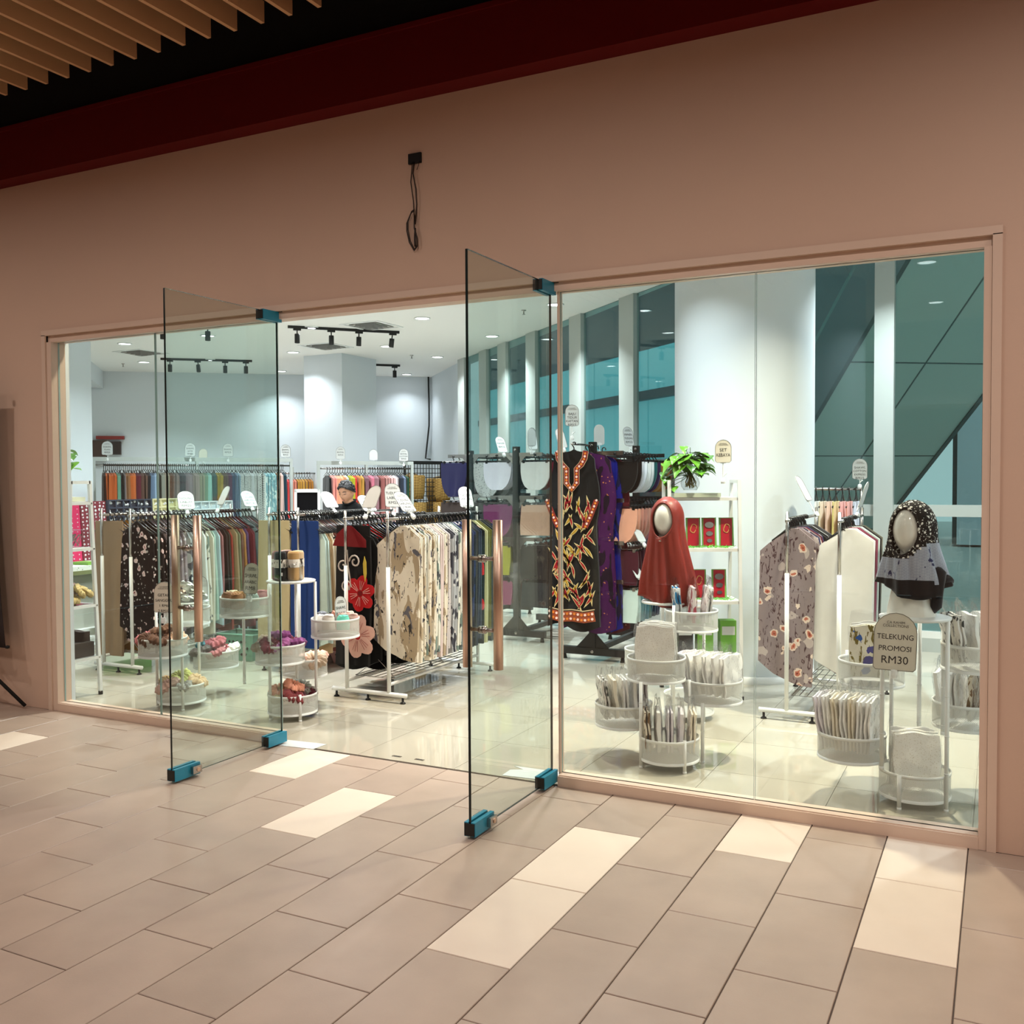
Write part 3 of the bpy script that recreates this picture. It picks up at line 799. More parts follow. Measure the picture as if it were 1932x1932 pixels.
row(A2['t1'], 3, -1.1, .16, [pattern('pack_blue', (225, 228, 230), [('blobs', (40, 120, 170), 14, .55, 2)], .7), pattern('pack_rose', (230, 214, 212), [('strokes', (170, 70, 84), 16, .52, 4)], .7), pattern('pack_branch', (236, 234, 230), [('strokes', (150, 140, 140), 14, .56, 6)], .7)], 'basket beside the red-hooded mannequin', .1, -.1)
row(B['t2'], 7, 1.38, .20, [M_packw, M_packw, M_packc, M_packw, M_packc, M_packw, M_packl], 'lower left basket of far right tower', .03, -.18, True)
row(B['t4'], 4, .10, .13, [M_packf, M_packw, M_packw, M_packw], 'upper left basket of far right tower', -.02, -.10, True)
row(B['t1'], 3, .25, .10, [M_lace, M_lace, M_packw], 'bottom basket of far right tower', -.02, -.05, True)
row(B['t3'], 4, 1.3, .20, [M_packl, M_packt, M_packw, M_packw], 'middle right basket of far right tower', .1, -.1)
row(B['t5'], 4, -1.1, .20, [M_packg, M_packw, M_packw, M_packw], 'upper right basket of far right tower', .12, .0)

# ================================================================== SCRUNCHIES, ROLLED SHAWLS
def scrunchie_mesh(seed, R=.036, r=.023, flower=False):
    rnd = random.Random(seed); b = MB(); n, k = 64, 8; p1, p2 = rnd.uniform(0, 6), rnd.uniform(0, 6)
    def P(u, v):
        a = 2*PI*u; t = 2*PI*v
        rr = r*(1+.20*math.sin(a*15+p1+1.6*math.sin(t))+.16*math.sin(a*6+2*t+p2))
        RR = R+.004*math.sin(3*a+p2)
        return ((RR+rr*math.cos(t))*math.cos(a), (RR+rr*math.cos(t))*math.sin(a), r*.9+rr*math.sin(t)*.9)
    b.grid(P, n, k, wrap=True)
    return b.mesh('scrunchie', cloth((200, 150, 160)), True)
SCR = [scrunchie_mesh(s) for s in range(4)]
def scrunchies(tier, cols, desc, seed, zt=None, rad=.105, tilt=.5):
    rnd = random.Random(seed); x, y, z = tier; n = len(cols)
    gw = 'scrunchies in baskets'
    for i, (nm, c) in enumerate(cols):
        if i == 0 and n > 5: px, py, pz = .0, .0, .05
        else:
            a = 2*PI*i/n+rnd.uniform(-.2, .2); q = rad*rnd.uniform(.72, 1.0); px, py, pz = q*math.cos(a), q*math.sin(a), rnd.uniform(-.01, .02)
        o = place(SCR[i % 4], 'scrunchie', None, (x+px, y+py, z+BH-.035+pz), (rnd.uniform(-tilt, tilt), rnd.uniform(-tilt, tilt), rnd.uniform(0, 6)), cloth(c))
        s = rnd.uniform(1.15, 1.4); o.scale = (s, s, s)
        tag(o, '%s ruffled scrunchie, %s' % (nm, desc), 'scrunchie', gw)
    # the hidden fill below the top layer
tan, mau, pur, ros = (150, 122, 96), (142, 88, 92), (150, 82, 142), (186, 100, 112)
scrunchies(Dd['t2'], [('brown', (104, 70, 48)), ('peach print', (238, 190, 160)), ('pale peach', (240, 200, 176)), ('light blue', (178, 192, 214)), ('rose striped', (198, 110, 116)), ('dark brown', (86, 56, 40)), ('chocolate', (96, 64, 46))], 'upper basket of the flower-tie tower', 3)
scrunchies(Dd['t1'], [('lime green', (190, 190, 116)), ('beige', (206, 176, 140)), ('cream', (222, 216, 196)), ('pale green', (196, 200, 140)), ('sand', (198, 170, 132)), ('dusty pink', (196, 160, 150)), ('grey', (150, 146, 140))], 'bottom basket of the flower-tie tower', 4)
scrunchies(Dd['t3'], [('rose', (176, 96, 104)), ('white', (236, 232, 226)), ('crimson', (150, 40, 56)), ('mauve', (150, 88, 96)), ('teal', (70, 130, 140)), ('grey', (120, 112, 108)), ('dusty rose', (178, 110, 114))], 'side basket of the flower-tie tower', 5)
scrunchies(Cc['t2'], [('violet', (152, 84, 140)), ('purple', (140, 78, 130)), ('maroon', (96, 28, 44)), ('magenta', (168, 84, 150)), ('taupe', (160, 140, 122)), ('grey beige', (150, 136, 120)), ('wine', (110, 30, 50)), ('orchid', (170, 100, 156))], 'middle basket of the tights tower', 6)
scrunchies(Cc['t1'], [('coral', (208, 142, 118)), ('maroon', (92, 40, 48)), ('sage grey', (128, 128, 116)), ('khaki', (172, 156, 116)), ('salmon', (206, 140, 116)), ('olive beige', (170, 152, 112)), ('brick', (120, 52, 54))], 'bottom basket of the tights tower', 7)
scrunchies(Cc['t3'], [('beige', (196, 172, 150)), ('pink', (232, 182, 168)), ('mocha', (150, 126, 108)), ('brown speckled', (140, 110, 92)), ('pale pink', (236, 196, 184))], 'rear basket of the tights tower', 8)

def roll_mesh(seed):
    rnd = random.Random(seed); b = MB(); n = 20
    p = rnd.uniform(0, 6)
    # spiral roll standing upright: outer wall plus a spiral end
    def wall(u, v):
        a = 2*PI*u; r = .033*(1+.05*math.sin(a*3+p)+.03*math.sin(v*9+p)); f = 1-.25*max(0, v-.8)/.2
        return (r*f*math.cos(a), r*f*math.sin(a), v*.085)
    b.grid(wall, n, 6, wrap=True)
    pts = []
    for i in range(40):
        a = i*.42; r = .005+.022*i/40; pts.append((r*math.cos(a), r*math.sin(a), .083+.004*math.sin(i)))
    b.tube(pts, .0055, 5)
    b.lathe([(.0, .078), (.03, .078)], n, cap=False)
    return b.mesh('rolled_shawl', cloth((180, 160, 140)), True)
RLL = [roll_mesh(s) for s in range(3)]
def rolls(tier, cols, desc, seed):
    rnd = random.Random(seed); x, y, z = tier; n = len(cols)
    for i, (nm, c) in enumerate(cols):
        if i < 7: a = 2*PI*i/7+PI; q = .108
        else: a = 2*PI*i/3; q = .045
        o = place(RLL[i % 3], 'rolled_shawl', None, (x+q*math.cos(a), y+q*math.sin(a), z+.055+rnd.uniform(0, .012)), (rnd.uniform(-.1, .1), rnd.uniform(-.1, .1), rnd.uniform(0, 6)), cloth(c))
        o.scale = (1.25, 1.25, 1.05)
        tag(o, '%s rolled shawl, %s' % (nm, desc), 'shawl', 'rolled shawls in baskets')
rolls(Cc['t5'], [('ivory', (226, 214, 186)), ('cocoa', (150, 108, 84)), ('tan', (172, 122, 88)), ('mint grey', (148, 162, 156)), ('pink', (206, 146, 150)), ('charcoal', (70, 60, 56)), ('dark brown', (74, 52, 44)), ('peach', (214, 170, 140)), ('amber', (160, 116, 70)), ('oat', (200, 180, 150))], 'upper left basket of the tights tower', 11)
rolls(Cc['t4'], [('slate grey', (120, 124, 134)), ('white', (226, 222, 218)), ('cream', (218, 210, 202)), ('turquoise', (112, 204, 184)), ('dusty pink', (198, 160, 152)), ('blush', (220, 178, 166)), ('black', (52, 50, 48)), ('salmon', (206, 140, 120)), ('grey', (96, 96, 92)), ('rose beige', (206, 176, 168))], 'right basket of the tights tower', 12)

# flower hair ties on the tray
def flower_mesh(seed):
    rnd = random.Random(seed); b = MB()
    for k in range(9):
        a = 2*PI*k/9; ti = .6+.4*(k % 2)
        def P(u, v, a=a, ti=ti):
            w_ = .03*math.sin(PI*min(1, v*.9+.08)); r = .01+.045*v
            lx = (u-.5)*2*w_; z = .02+.05*v*ti-.03*v*v+.006*math.sin(u*6)
            return (r*math.cos(a)-lx*math.sin(a), r*math.sin(a)+lx*math.cos(a), z)
        b.grid(P, 4, 4)
    b.lathe([(0, 0), (.02, .005), (.022, .02), (.012, .032), (0, .034)], 10, cap=False)
    return b.mesh('flower_tie', cloth((240, 238, 232)), True)
FLW = [flower_mesh(1), flower_mesh(2)]
for i, (dx, dy, dz, c, nm) in enumerate([(.06, -.06, 0, (240, 240, 234), 'white'), (.09, .02, .02, (240, 240, 234), 'bright white'), (.02, .03, .05, (236, 234, 228), 'off-white'), (-.05, -.05, .02, (232, 196, 176), 'peach'), (-.09, .03, 0, (222, 186, 166), 'dusty peach'), (.0, .09, .02, (240, 240, 236), 'snow white'), (.03, -.02, .075, (244, 243, 238), 'large white')]):
    o = place(FLW[i % 2], 'flower_hair_tie', None, (-5.08+dx, .68+dy, .675+dz), (.3*(i % 3-1), .25*((i+1) % 3-1), i*1.1), cloth(c)); o.scale = (1.25, 1.25, 1.3)
    tag(o, '%s fabric flower hair tie on the tray of the flower-tie tower' % nm, 'hair tie', 'flower hair ties')

# pack of rolled tights on the top plate
t = thing('tights_box', 'clear tub of rolled tights with printed sleeves on the round plate', 'tights pack', (-4.06, .56, .874))
MB().lathe([(.0, 0), (.088, 0), (.092, .11), (.09, .11), (.086, .004), (.0, .004)], 28, cap=False).build('tub', M_clearbox, t, True)
M_slv = pattern('tights_sleeve', (228, 222, 214), [('strokes', (70, 60, 52), 30, .57, 3)], .6)
for i, (dx, dy, c) in enumerate([(-.012, -.066, (28, 26, 26)), (.052, -.014, (176, 140, 92)), (-.062, -.030, (112, 56, 52)), (.035, .050, (204, 176, 140)), (-.02, .012, (60, 40, 36)), (-.055, .045, (216, 170, 160))]):
    b = MB(); b.lathe([(.0, .004), (.036, .004), (.038, .02), (.038, .17), (.032, .185), (.012, .188), (0, .18)], 18, cap=False)
    o = b.build('tights_roll', cloth(c), t, True, (dx, dy, 0))
    MB().lathe([(.039, .085), (.0395, .087), (.0395, .135), (.039, .137)], 18, cap=False).build('sleeve', M_slv, o, True)
q = MB().box(-.028, .028, -.0935, -.092, .035, .055).build('paper_label', M_sign, t)
# ================================================================== GARMENT RACKS AND GARMENTS
def rack(label, x0, x1, y0, y1, zr=1.245, zw=.92, over=(.10, .10), shelf=True):
    t = thing('garment_rack', label, 'clothes rack', ((x0+x1)/2, y0, 0))
    ox, oy = (x0+x1)/2, y0
    for y in (0, y1-y0):
        for x in (x0-ox, x1-ox):
            p = MB().tube([(x, y, .06), (x, y, zw)], .0135, 12).build('post', M_whitemetal, t, True)
            MB().tube([(x, y, zw), (x, y, zr+.055)], .0105, 12).build('telescopic_tube', M_chrome, p, True)
        MB().tube([(x0-ox-over[0], y, .055), (x1-ox+over[1], y, .055)], .0155, 12).build('base_tube', M_whitemetal, t, True)
        for x in (x0-ox-over[0]+.03, x1-ox+over[1]-.03, (x0+x1)/2-ox):
            MB().lathe([(.0, 0), (.02, 0), (.018, .008), (.008, .014), (.008, .042), (.0, .042)], 12, cap=False).build('foot', M_blackplastic, t, True, (x, y, 0))
    for x in (x0-ox, x1-ox):
        MB().tube([(x, -.02, zr), (x, y1-y0+.02, zr)], .0105, 10).build('hanging_rail', M_chrome, t, True)
    MB().tube([((x0-ox), 0, .12), ((x0-ox), y1-y0, .12)], .0115, 10).build('side_tube', M_whitemetal, t, True)
    MB().tube([((x1-ox), 0, .12), ((x1-ox), y1-y0, .12)], .0115, 10).build('side_tube', M_whitemetal, t, True)
    if shelf:
        a, c = x0-ox+.015, x1-ox-.015; L = y1-y0; zz = .145
        b = MB()
        for i in range(7): b.tube([(a+(c-a)*i/6, .08, zz), (a+(c-a)*i/6, L-.05, zz)], .0032, 6)
        for i in range(6): b.tube([(a, .08+(L-.13)*i/5, zz), (c, .08+(L-.13)*i/5, zz)], .0026, 6)
        for i in (0, 3, 5):
            y = .1+(L-.17)*i/5
            b.tube([(a, y, zz), ((a+c)/2, y+.02, zz+.12), (c, y, zz)], .003, 6)
        b.build('wire_shelf', M_chrome, t, True)
    return t
# hanger: hook over the rail (rail centre at local 0,0,0), sloping arms, bottom bar; lies in the x,z plane
def hanger_mesh(w=.36, drop=.10, bar=True, m=None, white=False):
    b = MB(); r = .0062
    hk = [(.016*math.cos(a), 0, .016*math.sin(a)) for a in [PI*(-.15+i*1.15/6) for i in range(7)]]
    b.tube(hk+[(-.016, 0, -.01), (-.002, 0, -.028), (0, 0, -.045)], .0052, 5)
    b.tube([(-w/2, 0, -.045-drop), (-w*.2, 0, -.045-drop*.45), (0, 0, -.045), (w*.2, 0, -.045-drop*.45), (w/2, 0, -.045-drop)], r, 5)
    if bar: b.tube([(-w/2, 0, -.045-drop), (w/2, 0, -.045-drop)], .0034, 5)
    return b.mesh('hanger', m or M_blackplastic, True)
HNG = hanger_mesh(); HNGN = hanger_mesh(.20, .085); HNGS = hanger_mesh(.30, .03, False)
HNGW = hanger_mesh(.30, .03, False, M_whitemetal)
def clip_hanger_mesh(w=.28, m=None):
    b = MB()
    hk = [(.016*math.cos(a), 0, .016*math.sin(a)) for a in [PI*(-.15+i*1.15/6) for i in range(7)]]
    b.tube(hk+[(-.016, 0, -.01), (-.002, 0, -.028), (0, 0, -.05)], .005, 5)
    b.tube([(-w/2, 0, -.05), (w/2, 0, -.05)], .0042, 5)
    for s in (-1, 1): b.box(s*w*.42-.012, s*w*.42+.012, -.008, .008, -.075, -.045)
    return b.mesh('hanger', m or M_blackplastic)
CLP = clip_hanger_mesh(); CLPW = clip_hanger_mesh(.28, M_chrome)
def cloth_mesh(kind, seed, w=.38, L=.85, th=.020, nx=10, nz=12):
    rnd = random.Random(seed); p = [rnd.uniform(0, 6.28) for _ in range(6)]
    drop = .10; top = -.05
    def edges(v):
        z = top-v*L; d = top-z
        if kind == 'shawl':            # shoulders, then straight with a slight flare
            sh = min(1, d/(drop+.02)); hw = .022+(w/2-.022)*sh**.9; hw *= 1+.10*v; return -hw, hw
        if kind == 'tudung':           # instant hood: pulled up at one side
            sh = min(1, d/.17); l = .02-(.02+w/2)*sh**.85*(1+.06*v); r_ = (.07+(w/2-.07)*min(1, d/.07))*(1-.10*v); return l, r_
        if kind == 'straight':
            return -w/2*(1-.03*math.sin(v*5+p[0])), w/2*(1-.03*math.sin(v*4+p[1]))
        if kind == 'brief':
            f = math.sqrt(max(.0, 1-(max(0, v-.15)/.86)**2.2)); return -w/2*(.25+.75*f), w/2*(.25+.75*f)
    def P(u, v, s):
        l, r_ = edges(v); x = l+(r_-l)*u
        zb = 0
        if kind in ('shawl', 'tudung'): zb = (.055*math.sin(u*PI*1.0+p[2]) if kind == 'shawl' else -.10*(1-u)**2*0+.14*(1-u)**2)*v
        z = top-v*L+zb
        d = top-z
        if kind == 'shawl': z = min(z, top-abs(x)*drop*2/.36*.92+.004)
        fold = (math.sin(u*17+p[3]+v*2)*.5+math.sin(u*9+p[4]-v)*.5)
        tv = th*(.35+.65*min(1, v*2.2))
        y = s*tv*(.55+.45*math.sin(PI*u))+fold*.011*min(1, v*1.6)+.010*math.sin(v*4+p[5])*v
        return (x, y, z)
    b = MB()
    b.grid(lambda u, v: P(u, v, -1), nx, nz); b.grid(lambda u, v: P(1-u, v, 1), nx, nz)
    b.grid(lambda u, v: P(0, v, 1-2*u), 1, nz); b.grid(lambda u, v: P(1, v, 2*u-1), 1, nz)
    b.grid(lambda u, v: P(u, 1, 1-2*v), nx, 1); b.grid(lambda u, v: P(u, 0, 2*v-1), nx, 1)
    return b.mesh('cloth', cloth((200, 200, 200)), True)
CM = {}
def cmesh(kind, v, w, L, **k):
    key = (kind, v, round(w, 3), round(L, 3))
    if key not in CM: CM[key] = cloth_mesh(kind, v*7+3, w, L, **k)
    return CM[key]
def garment(name, label, cat, loc, m, kind='shawl', v=0, w=.38, L=.85, rz=0.0, hanger=None, group=None, zoff=0, **k):
    t = thing(name, label, cat, loc, rz, group)
    place(hanger or (HNGN if kind == 'tudung' else HNG), 'hanger', t)
    c = place(cmesh(kind, v, w, L, **k), 'cloth', t, (0, 0, zoff), m=m)
    return t

F_blk = pattern('print_black_floral', (22, 14, 14), [('spots', (222, 192, 186), 13, .27, 1), ('spots', (130, 60, 70), 13, .09, 1), ('spots', (186, 176, 170), 26, .20, 5)], .8)
F_lil = pattern('print_lilac_floral', (150, 134, 140), [('blobs', (112, 98, 108), 9, .55, 3), ('spots', (206, 198, 204), 14, .18, 6)], .8)
F_gry = pattern('print_grey_floral', (168, 170, 172), [('blobs', (70, 70, 78), 11, .54, 2), ('spots', (220, 216, 212), 16, .17, 8)], .8)
F_crm = pattern('print_cream_brush', (222, 212, 194), [('strokes', (172, 154, 128), 5, .565, 1), ('strokes', (100, 98, 106), 7, .615, 5), ('strokes', (60, 56, 54), 24, .63, 9)], .8)
F_crg = pattern('print_cream_sage', (220, 218, 206), [('strokes', (120, 136, 128), 8, .56, 3), ('strokes', (74, 78, 82), 13, .60, 8)], .8)
F_blu = pattern('print_navy', (32, 48, 92), [('blobs', (18, 20, 40), 6, .50, 4), ('strokes', (196, 190, 196), 9, .64, 2)], .8)
F_pol = pattern('print_polka', (196, 188, 186), [('spots', (70, 66, 72), 42, .22, 2)], .8)
F_gfl = pattern('print_taupe_roses', (146, 132, 134), [('strokes', (78, 56, 60), 30, .60, 2), ('spots', (190, 176, 172), 8, .24, 3), ('spots', (228, 208, 194), 11, .30, 7), ('spots', (190, 112, 92), 11, .20, 7), ('spots', (130, 56, 48), 11, .10, 7)], .8)
F_rbk = pattern('print_red_black', (10, 8, 8), [('blobs', (196, 16, 22), 4.2, .56, 3), ('spots', (226, 186, 170), 5.5, .20, 6)], .8)
F_gld = pattern('print_navy_gold', (20, 26, 60), [('strokes', (176, 130, 50), 12, .58, 2), ('blobs', (60, 44, 30), 6, .55, 6)], .8)

def stock(x, y0, dy, items, where, group, zr=1.245, L=.88, w=.36, kind='shawl', name='shawl', cat='shawl', rnd=random.Random(5), dup=2):
    items = [it for k, it in enumerate(items) for _ in range(dup if k else 1)]; dy = dy/dup
    for i, it in enumerate(items):
        nm, m = it[0], it[1]; o = it[2] if len(it) > 2 else {}
        y = y0+dy*i
        lab = '%s %s, %s on the %s' % (nm, o.get('what', cat), nth(i), where)
        garment(o.get('name', name), lab, cat, (x+rnd.uniform(-.006, .006), y, zr), m, o.get('kind', kind), o.get('v', i % 3), o.get('w', w), o.get('L', L+(0.02 if i % 2 else -.02)), rnd.uniform(-.07, .07), group=group)
c_ = cloth
# rack 1 (left): double rail running back from the shop front
rack('white double garment rack on the left, nearest the accessory counter', -6.40, -6.08, 1.10, 2.55)
stock(-6.40, 1.17, .09, [('tan', c_((150, 124, 98)), dict(L=1.08, kind='straight', w=.30)), ('sand', c_((168, 142, 114)), dict(L=.98)), ('mustard', c_((158, 108, 28)), dict(L=1.02)), ('tan', c_((152, 128, 100))), ('beige', c_((176, 156, 128))), ('mocha', c_((120, 96, 78))),
      ('taupe', c_((150, 134, 120))), ('brown', c_((104, 80, 62))), ('beige grey', c_((170, 160, 146))), ('stone', c_((180, 170, 154))), ('grey', c_((130, 126, 122)))], 'left rail of the left rack', 'shawls on the left rack', L=.95)
stock(-6.08, 1.17, .041, [('black floral', F_blk), ('black floral', F_blk), ('black pink-flowered', F_blk), ('black floral', F_blk), ('lilac print', F_lil), ('black and rose', F_blk), ('lilac floral', F_lil), ('grey lilac', F_lil), ('lilac grey', F_lil), ('grey print', F_gry), ('charcoal print', F_gry), ('grey floral', F_gry), ('silver print', F_gry),
      ('white', c_((226, 230, 228))), ('white print', F_crg), ('cream', c_((206, 204, 190))), ('mint', c_((170, 196, 184))), ('aqua', c_((168, 190, 196))), ('dusty rose', c_((150, 100, 100))), ('black', c_((26, 26, 24))), ('bottle green', c_((28, 38, 28))), ('brick red', c_((138, 48, 34))), ('tan', c_((150, 130, 98))), ('sage', c_((108, 116, 88))), ('brown', c_((98, 62, 48))), ('mustard', c_((156, 102, 40))), ('purple', c_((76, 40, 84))), ('maroon', c_((98, 22, 30))), ('wine', c_((90, 24, 32))), ('slate', c_((92, 102, 104))), ('mauve', c_((120, 70, 74))), ('plum', c_((108, 58, 66))), ('navy', c_((44, 52, 70)))],
      'right rail of the left rack', 'shawls on the left rack', L=.90, dup=1)
# rack 2 (middle left)
rack('white double garment rack in the middle with the blue tunic', -5.17, -4.88, 1.66, 2.95)
stock(-5.17, 1.72, .07, [('khaki', c_((178, 164, 128)), dict(L=1.05, kind='straight', w=.30)), ('light khaki', c_((186, 172, 138)), dict(L=.98)), ('sand', c_((176, 158, 124))), ('brown grey', c_((110, 98, 84))), ('dark taupe', c_((86, 78, 68))), ('black', c_((24, 24, 24))), ('stone', c_((160, 150, 134))), ('cocoa', c_((112, 84, 66))), ('charcoal', c_((50, 50, 50))), ('grey', c_((120, 118, 114))), ('black', c_((20, 20, 22)))], 'left rail of the middle rack', 'garments on the middle rack', L=.98)
stock(-4.88, 1.74, .052, [('royal blue', c_((22, 52, 112)), dict(kind='straight', w=.26, L=1.0, what='tunic')), ('mint', c_((188, 206, 196)), dict(L=.98)), ('camel', c_((170, 142, 104))), ('cream', c_((216, 204, 180))), ('russet', c_((122, 70, 60))), ('russet brown', c_((118, 64, 56))), ('clay', c_((150, 108, 92))), ('tan', c_((164, 138, 100))), ('ivory', c_((214, 208, 196))), ('pale blue', c_((176, 190, 206))), ('ice blue', c_((168, 184, 206))), ('black', c_((16, 16, 18))), ('dark green', c_((26, 36, 32))), ('black', c_((16, 16, 18))), ('wine', c_((88, 30, 44))), ('black', c_((18, 16, 16))), ('dark wine', c_((70, 24, 36))), ('black', c_((14, 14, 14))), ('charcoal', c_((36, 36, 38)))], 'right rail of the middle rack', 'garments on the middle rack', L=.98)
# rack 3 (centre)
rack('white double garment rack at the centre, with the cream printed hoods', -4.05, -3.70, 1.15, 2.40, over=(.12, .14))
redfl = [('red and black floral', c_((14, 10, 11)), dict(L=.98, what='tunic', kind='straight', w=.30, name='tunic')), ('black', c_((14, 12, 12))), ('red floral', F_rbk), ('black', c_((16, 16, 16))), ('navy gold', F_gld), ('black', c_((14, 14, 14))), ('navy print', F_blu), ('brown print', F_gld), ('black', c_((20, 20, 20))), ('dark olive', c_((56, 54, 34))), ('black', c_((18, 18, 20))), ('charcoal', c_((40, 40, 42)))]
stock(-4.05, 1.24, .085, redfl, 'left rail of the centre rack', 'garments on the centre rack', L=.95)
stock(-3.70, 1.28, .051, [('cream brush-print', F_crm, dict(kind='tudung', L=.93, v=0)), ('cream print', F_crm, dict(kind='tudung')), ('sage cream', F_crg), ('cream print', F_crm), ('ivory print', F_crm), ('cream sage', F_crg), ('blush', c_((206, 186, 182))), ('cream print', F_crm), ('grey polka', F_pol), ('silver print', F_gry), ('grey print', F_gry), ('sage print', F_crg), ('slate', c_((120, 134, 136))), ('navy print', F_blu), ('navy brush', F_blu), ('royal navy', F_blu), ('black', c_((22, 22, 24))), ('navy', c_((28, 34, 58))), ('black print', F_rbk), ('white olive', c_((190, 186, 140))), ('olive', c_((98, 94, 30))), ('black', c_((18, 18, 18))), ('black', c_((14, 14, 14))), ('amber print', F_gld)],
      'right rail of the centre rack', 'hoods on the centre rack', L=.92, kind='tudung', name='instant_hood', cat='hood')
# printed motifs on the front red and black tunic
def motif_parts():
    t = [o for o in col.objects if o.get('label', '').startswith('red and black floral tunic')][0]
    y = -.042
    yk = MB().prism([(-.15, -.195), (-.11, -.11), (-.03, -.052), (.02, -.050), (.09, -.10), (.15, -.15), (.15, -.20)], y-.001, y).build('red_yoke', c_((120, 14, 20)), t)
    s = MB(); cr = (200, 186, 176)
    def curl(x, z, d, n=16, r0=.05, turns=1.3):
        return [(x+d*(r0*(1-i/n*.75))*math.cos(i/n*turns*2*PI), y-.003, z+(r0*(1-i/n*.75))*math.sin(i/n*turns*2*PI)) for i in range(n)]
    s.tube(curl(-.06, -.34, 1), .006, 5); s.tube(curl(.05, -.30, -1), .006, 5); s.tube(curl(-.03, -.48, 1), .005, 5); s.tube([(-.02, y-.003, -.22), (-.01, y-.003, -.34), (.01, y-.003, -.44), (.0, y-.003, -.50)], .005, 5)
    s.build('scroll_print', c_(cr), t, True)
    def bloom(cx, cz, R, m1, m2, m3):
        for k in range(6):
            a = 2*PI*k/6+.3; p_ = []
            for i in range(14):
                q = 2*PI*i/14; lx = R*.52*(1+math.cos(q)); lz = R*.40*math.sin(q)*(1+.12*math.cos(3*q+k)); p_.append((cx+lx*math.cos(a)-lz*math.sin(a), cz+lx*math.sin(a)+lz*math.cos(a)))
            MB().prism(p_, y-.002-.0004*k, y).build('petal', m1, t)
            v = MB()
            for o_ in (-.22, 0, .2):
                v.tube([(cx+R*.22*math.cos(a+o_), y-.006, cz+R*.22*math.sin(a+o_)), (cx+R*.72*math.cos(a+o_), y-.006, cz+R*.72*math.sin(a+o_))], .0013, 4)
            v.build('petal_vein', m3, t)
        MB().prism([(cx+R*.16*math.cos(2*PI*i/10), cz+R*.16*math.sin(2*PI*i/10)) for i in range(10)], y-.007, y).build('flower_heart', m2, t)
    bloom(.095, -.52, .125, c_((176, 16, 22)), c_((120, 8, 14)), c_((226, 190, 180)))
    bloom(.07, -.82, .15, c_((214, 170, 156)), c_((170, 20, 24)), c_((150, 40, 44)))
    MB().prism([(.135, -.26), (.15, -.30), (.152, -.38), (.14, -.44), (.125, -.38), (.122, -.31)], y-.003, y).build('yellow_petal', c_((206, 180, 70)), t)
motif_parts()
# rack 4 (right)
rack('white double garment rack on the right, before the round column', -1.18, -.87, 1.80, 2.86, over=(.17, .20))
stock(-1.18, 1.86, .055, [('taupe rose-print', F_gfl, dict(L=.98, w=.34, v=0)), ('taupe floral', F_gfl, dict(L=.72)), ('navy stripe', F_blu, dict(L=.72)), ('grey rose', F_gfl, dict(L=.7)), ('wine', c_((96, 34, 50)), dict(L=.7)), ('blue print', F_blu, dict(L=.7)), ('black', c_((22, 20, 20)), dict(L=.85)), ('black print', F_rbk, dict(L=.8)), ('grey', F_gry), ('charcoal', c_((48, 46, 48))), ('black', c_((24, 24, 24))), ('dark grey', c_((64, 62, 64)))], 'left rail of the right rack', 'garments on the right rack', L=.8, w=.36, kind='tudung', name='instant_hood', cat='hood')
stock(-.87, 1.90, .060, [('white', c_((228, 226, 222)), dict(L=.93, w=.36, v=1)), ('white', c_((224, 222, 218)), dict(L=.9)), ('off-white', c_((222, 216, 208)), dict(L=.9)), ('maroon', c_((106, 22, 44))), ('plum', c_((132, 56, 84))), ('sage grey', c_((150, 164, 160))), ('pearl', c_((206, 214, 210))), ('black', c_((30, 30, 30))), ('black', c_((24, 24, 24))), ('olive', c_((96, 92, 70)))], 'right rail of the right rack', 'garments on the right rack', L=.95, kind='tudung', name='instant_hood', cat='hood')
# rack 5: row of shawls in front of the right window, rail parallel to the front
t = thing('garment_rack', 'grey garment rail of pale shawls in front of the right window', 'clothes rack', (-1.35, 3.95, 0))
MB().tube([(-.55, 0, 1.42), (.34, 0, 1.42)], .011, 10).build('hanging_rail', M_chrome, t, True)
for x in (-.55, .34):
    MB().tube([(x, 0, .05), (x, 0, 1.44)], .013, 10).build('post', M_chrome, t, True); MB().tube([(x, -.25, .04), (x, .25, .04)], .014, 10).build('base_tube', M_whitemetal, t, True)
cl5 = [('tan', (170, 140, 112)), ('camel', (160, 120, 90)), ('rust', (140, 92, 70)), ('ochre', (172, 140, 80)), ('mustard', (176, 148, 92)), ('grey', (150, 150, 150)), ('silver', (176, 182, 186)), ('white', (222, 224, 222)), ('grey', (160, 160, 160)), ('white', (226, 226, 222)), ('cream', (222, 206, 176)), ('blush', (226, 190, 170)), ('yellow', (222, 204, 128)), ('pink', (228, 166, 156)), ('coral', (226, 150, 136)), ('lilac', (196, 198, 216))]
for i, (nm, c) in enumerate(cl5):
    garment('shawl', '%s shawl, %s from the column on the rail before the right window' % (nm, nth(i, 'first')), 'shawl', (-1.83+i*.052, 3.95, 1.42), c_(c), 'straight', i % 3, .34, .95, PI/2, group='shawls before the right window', zoff=-.05)

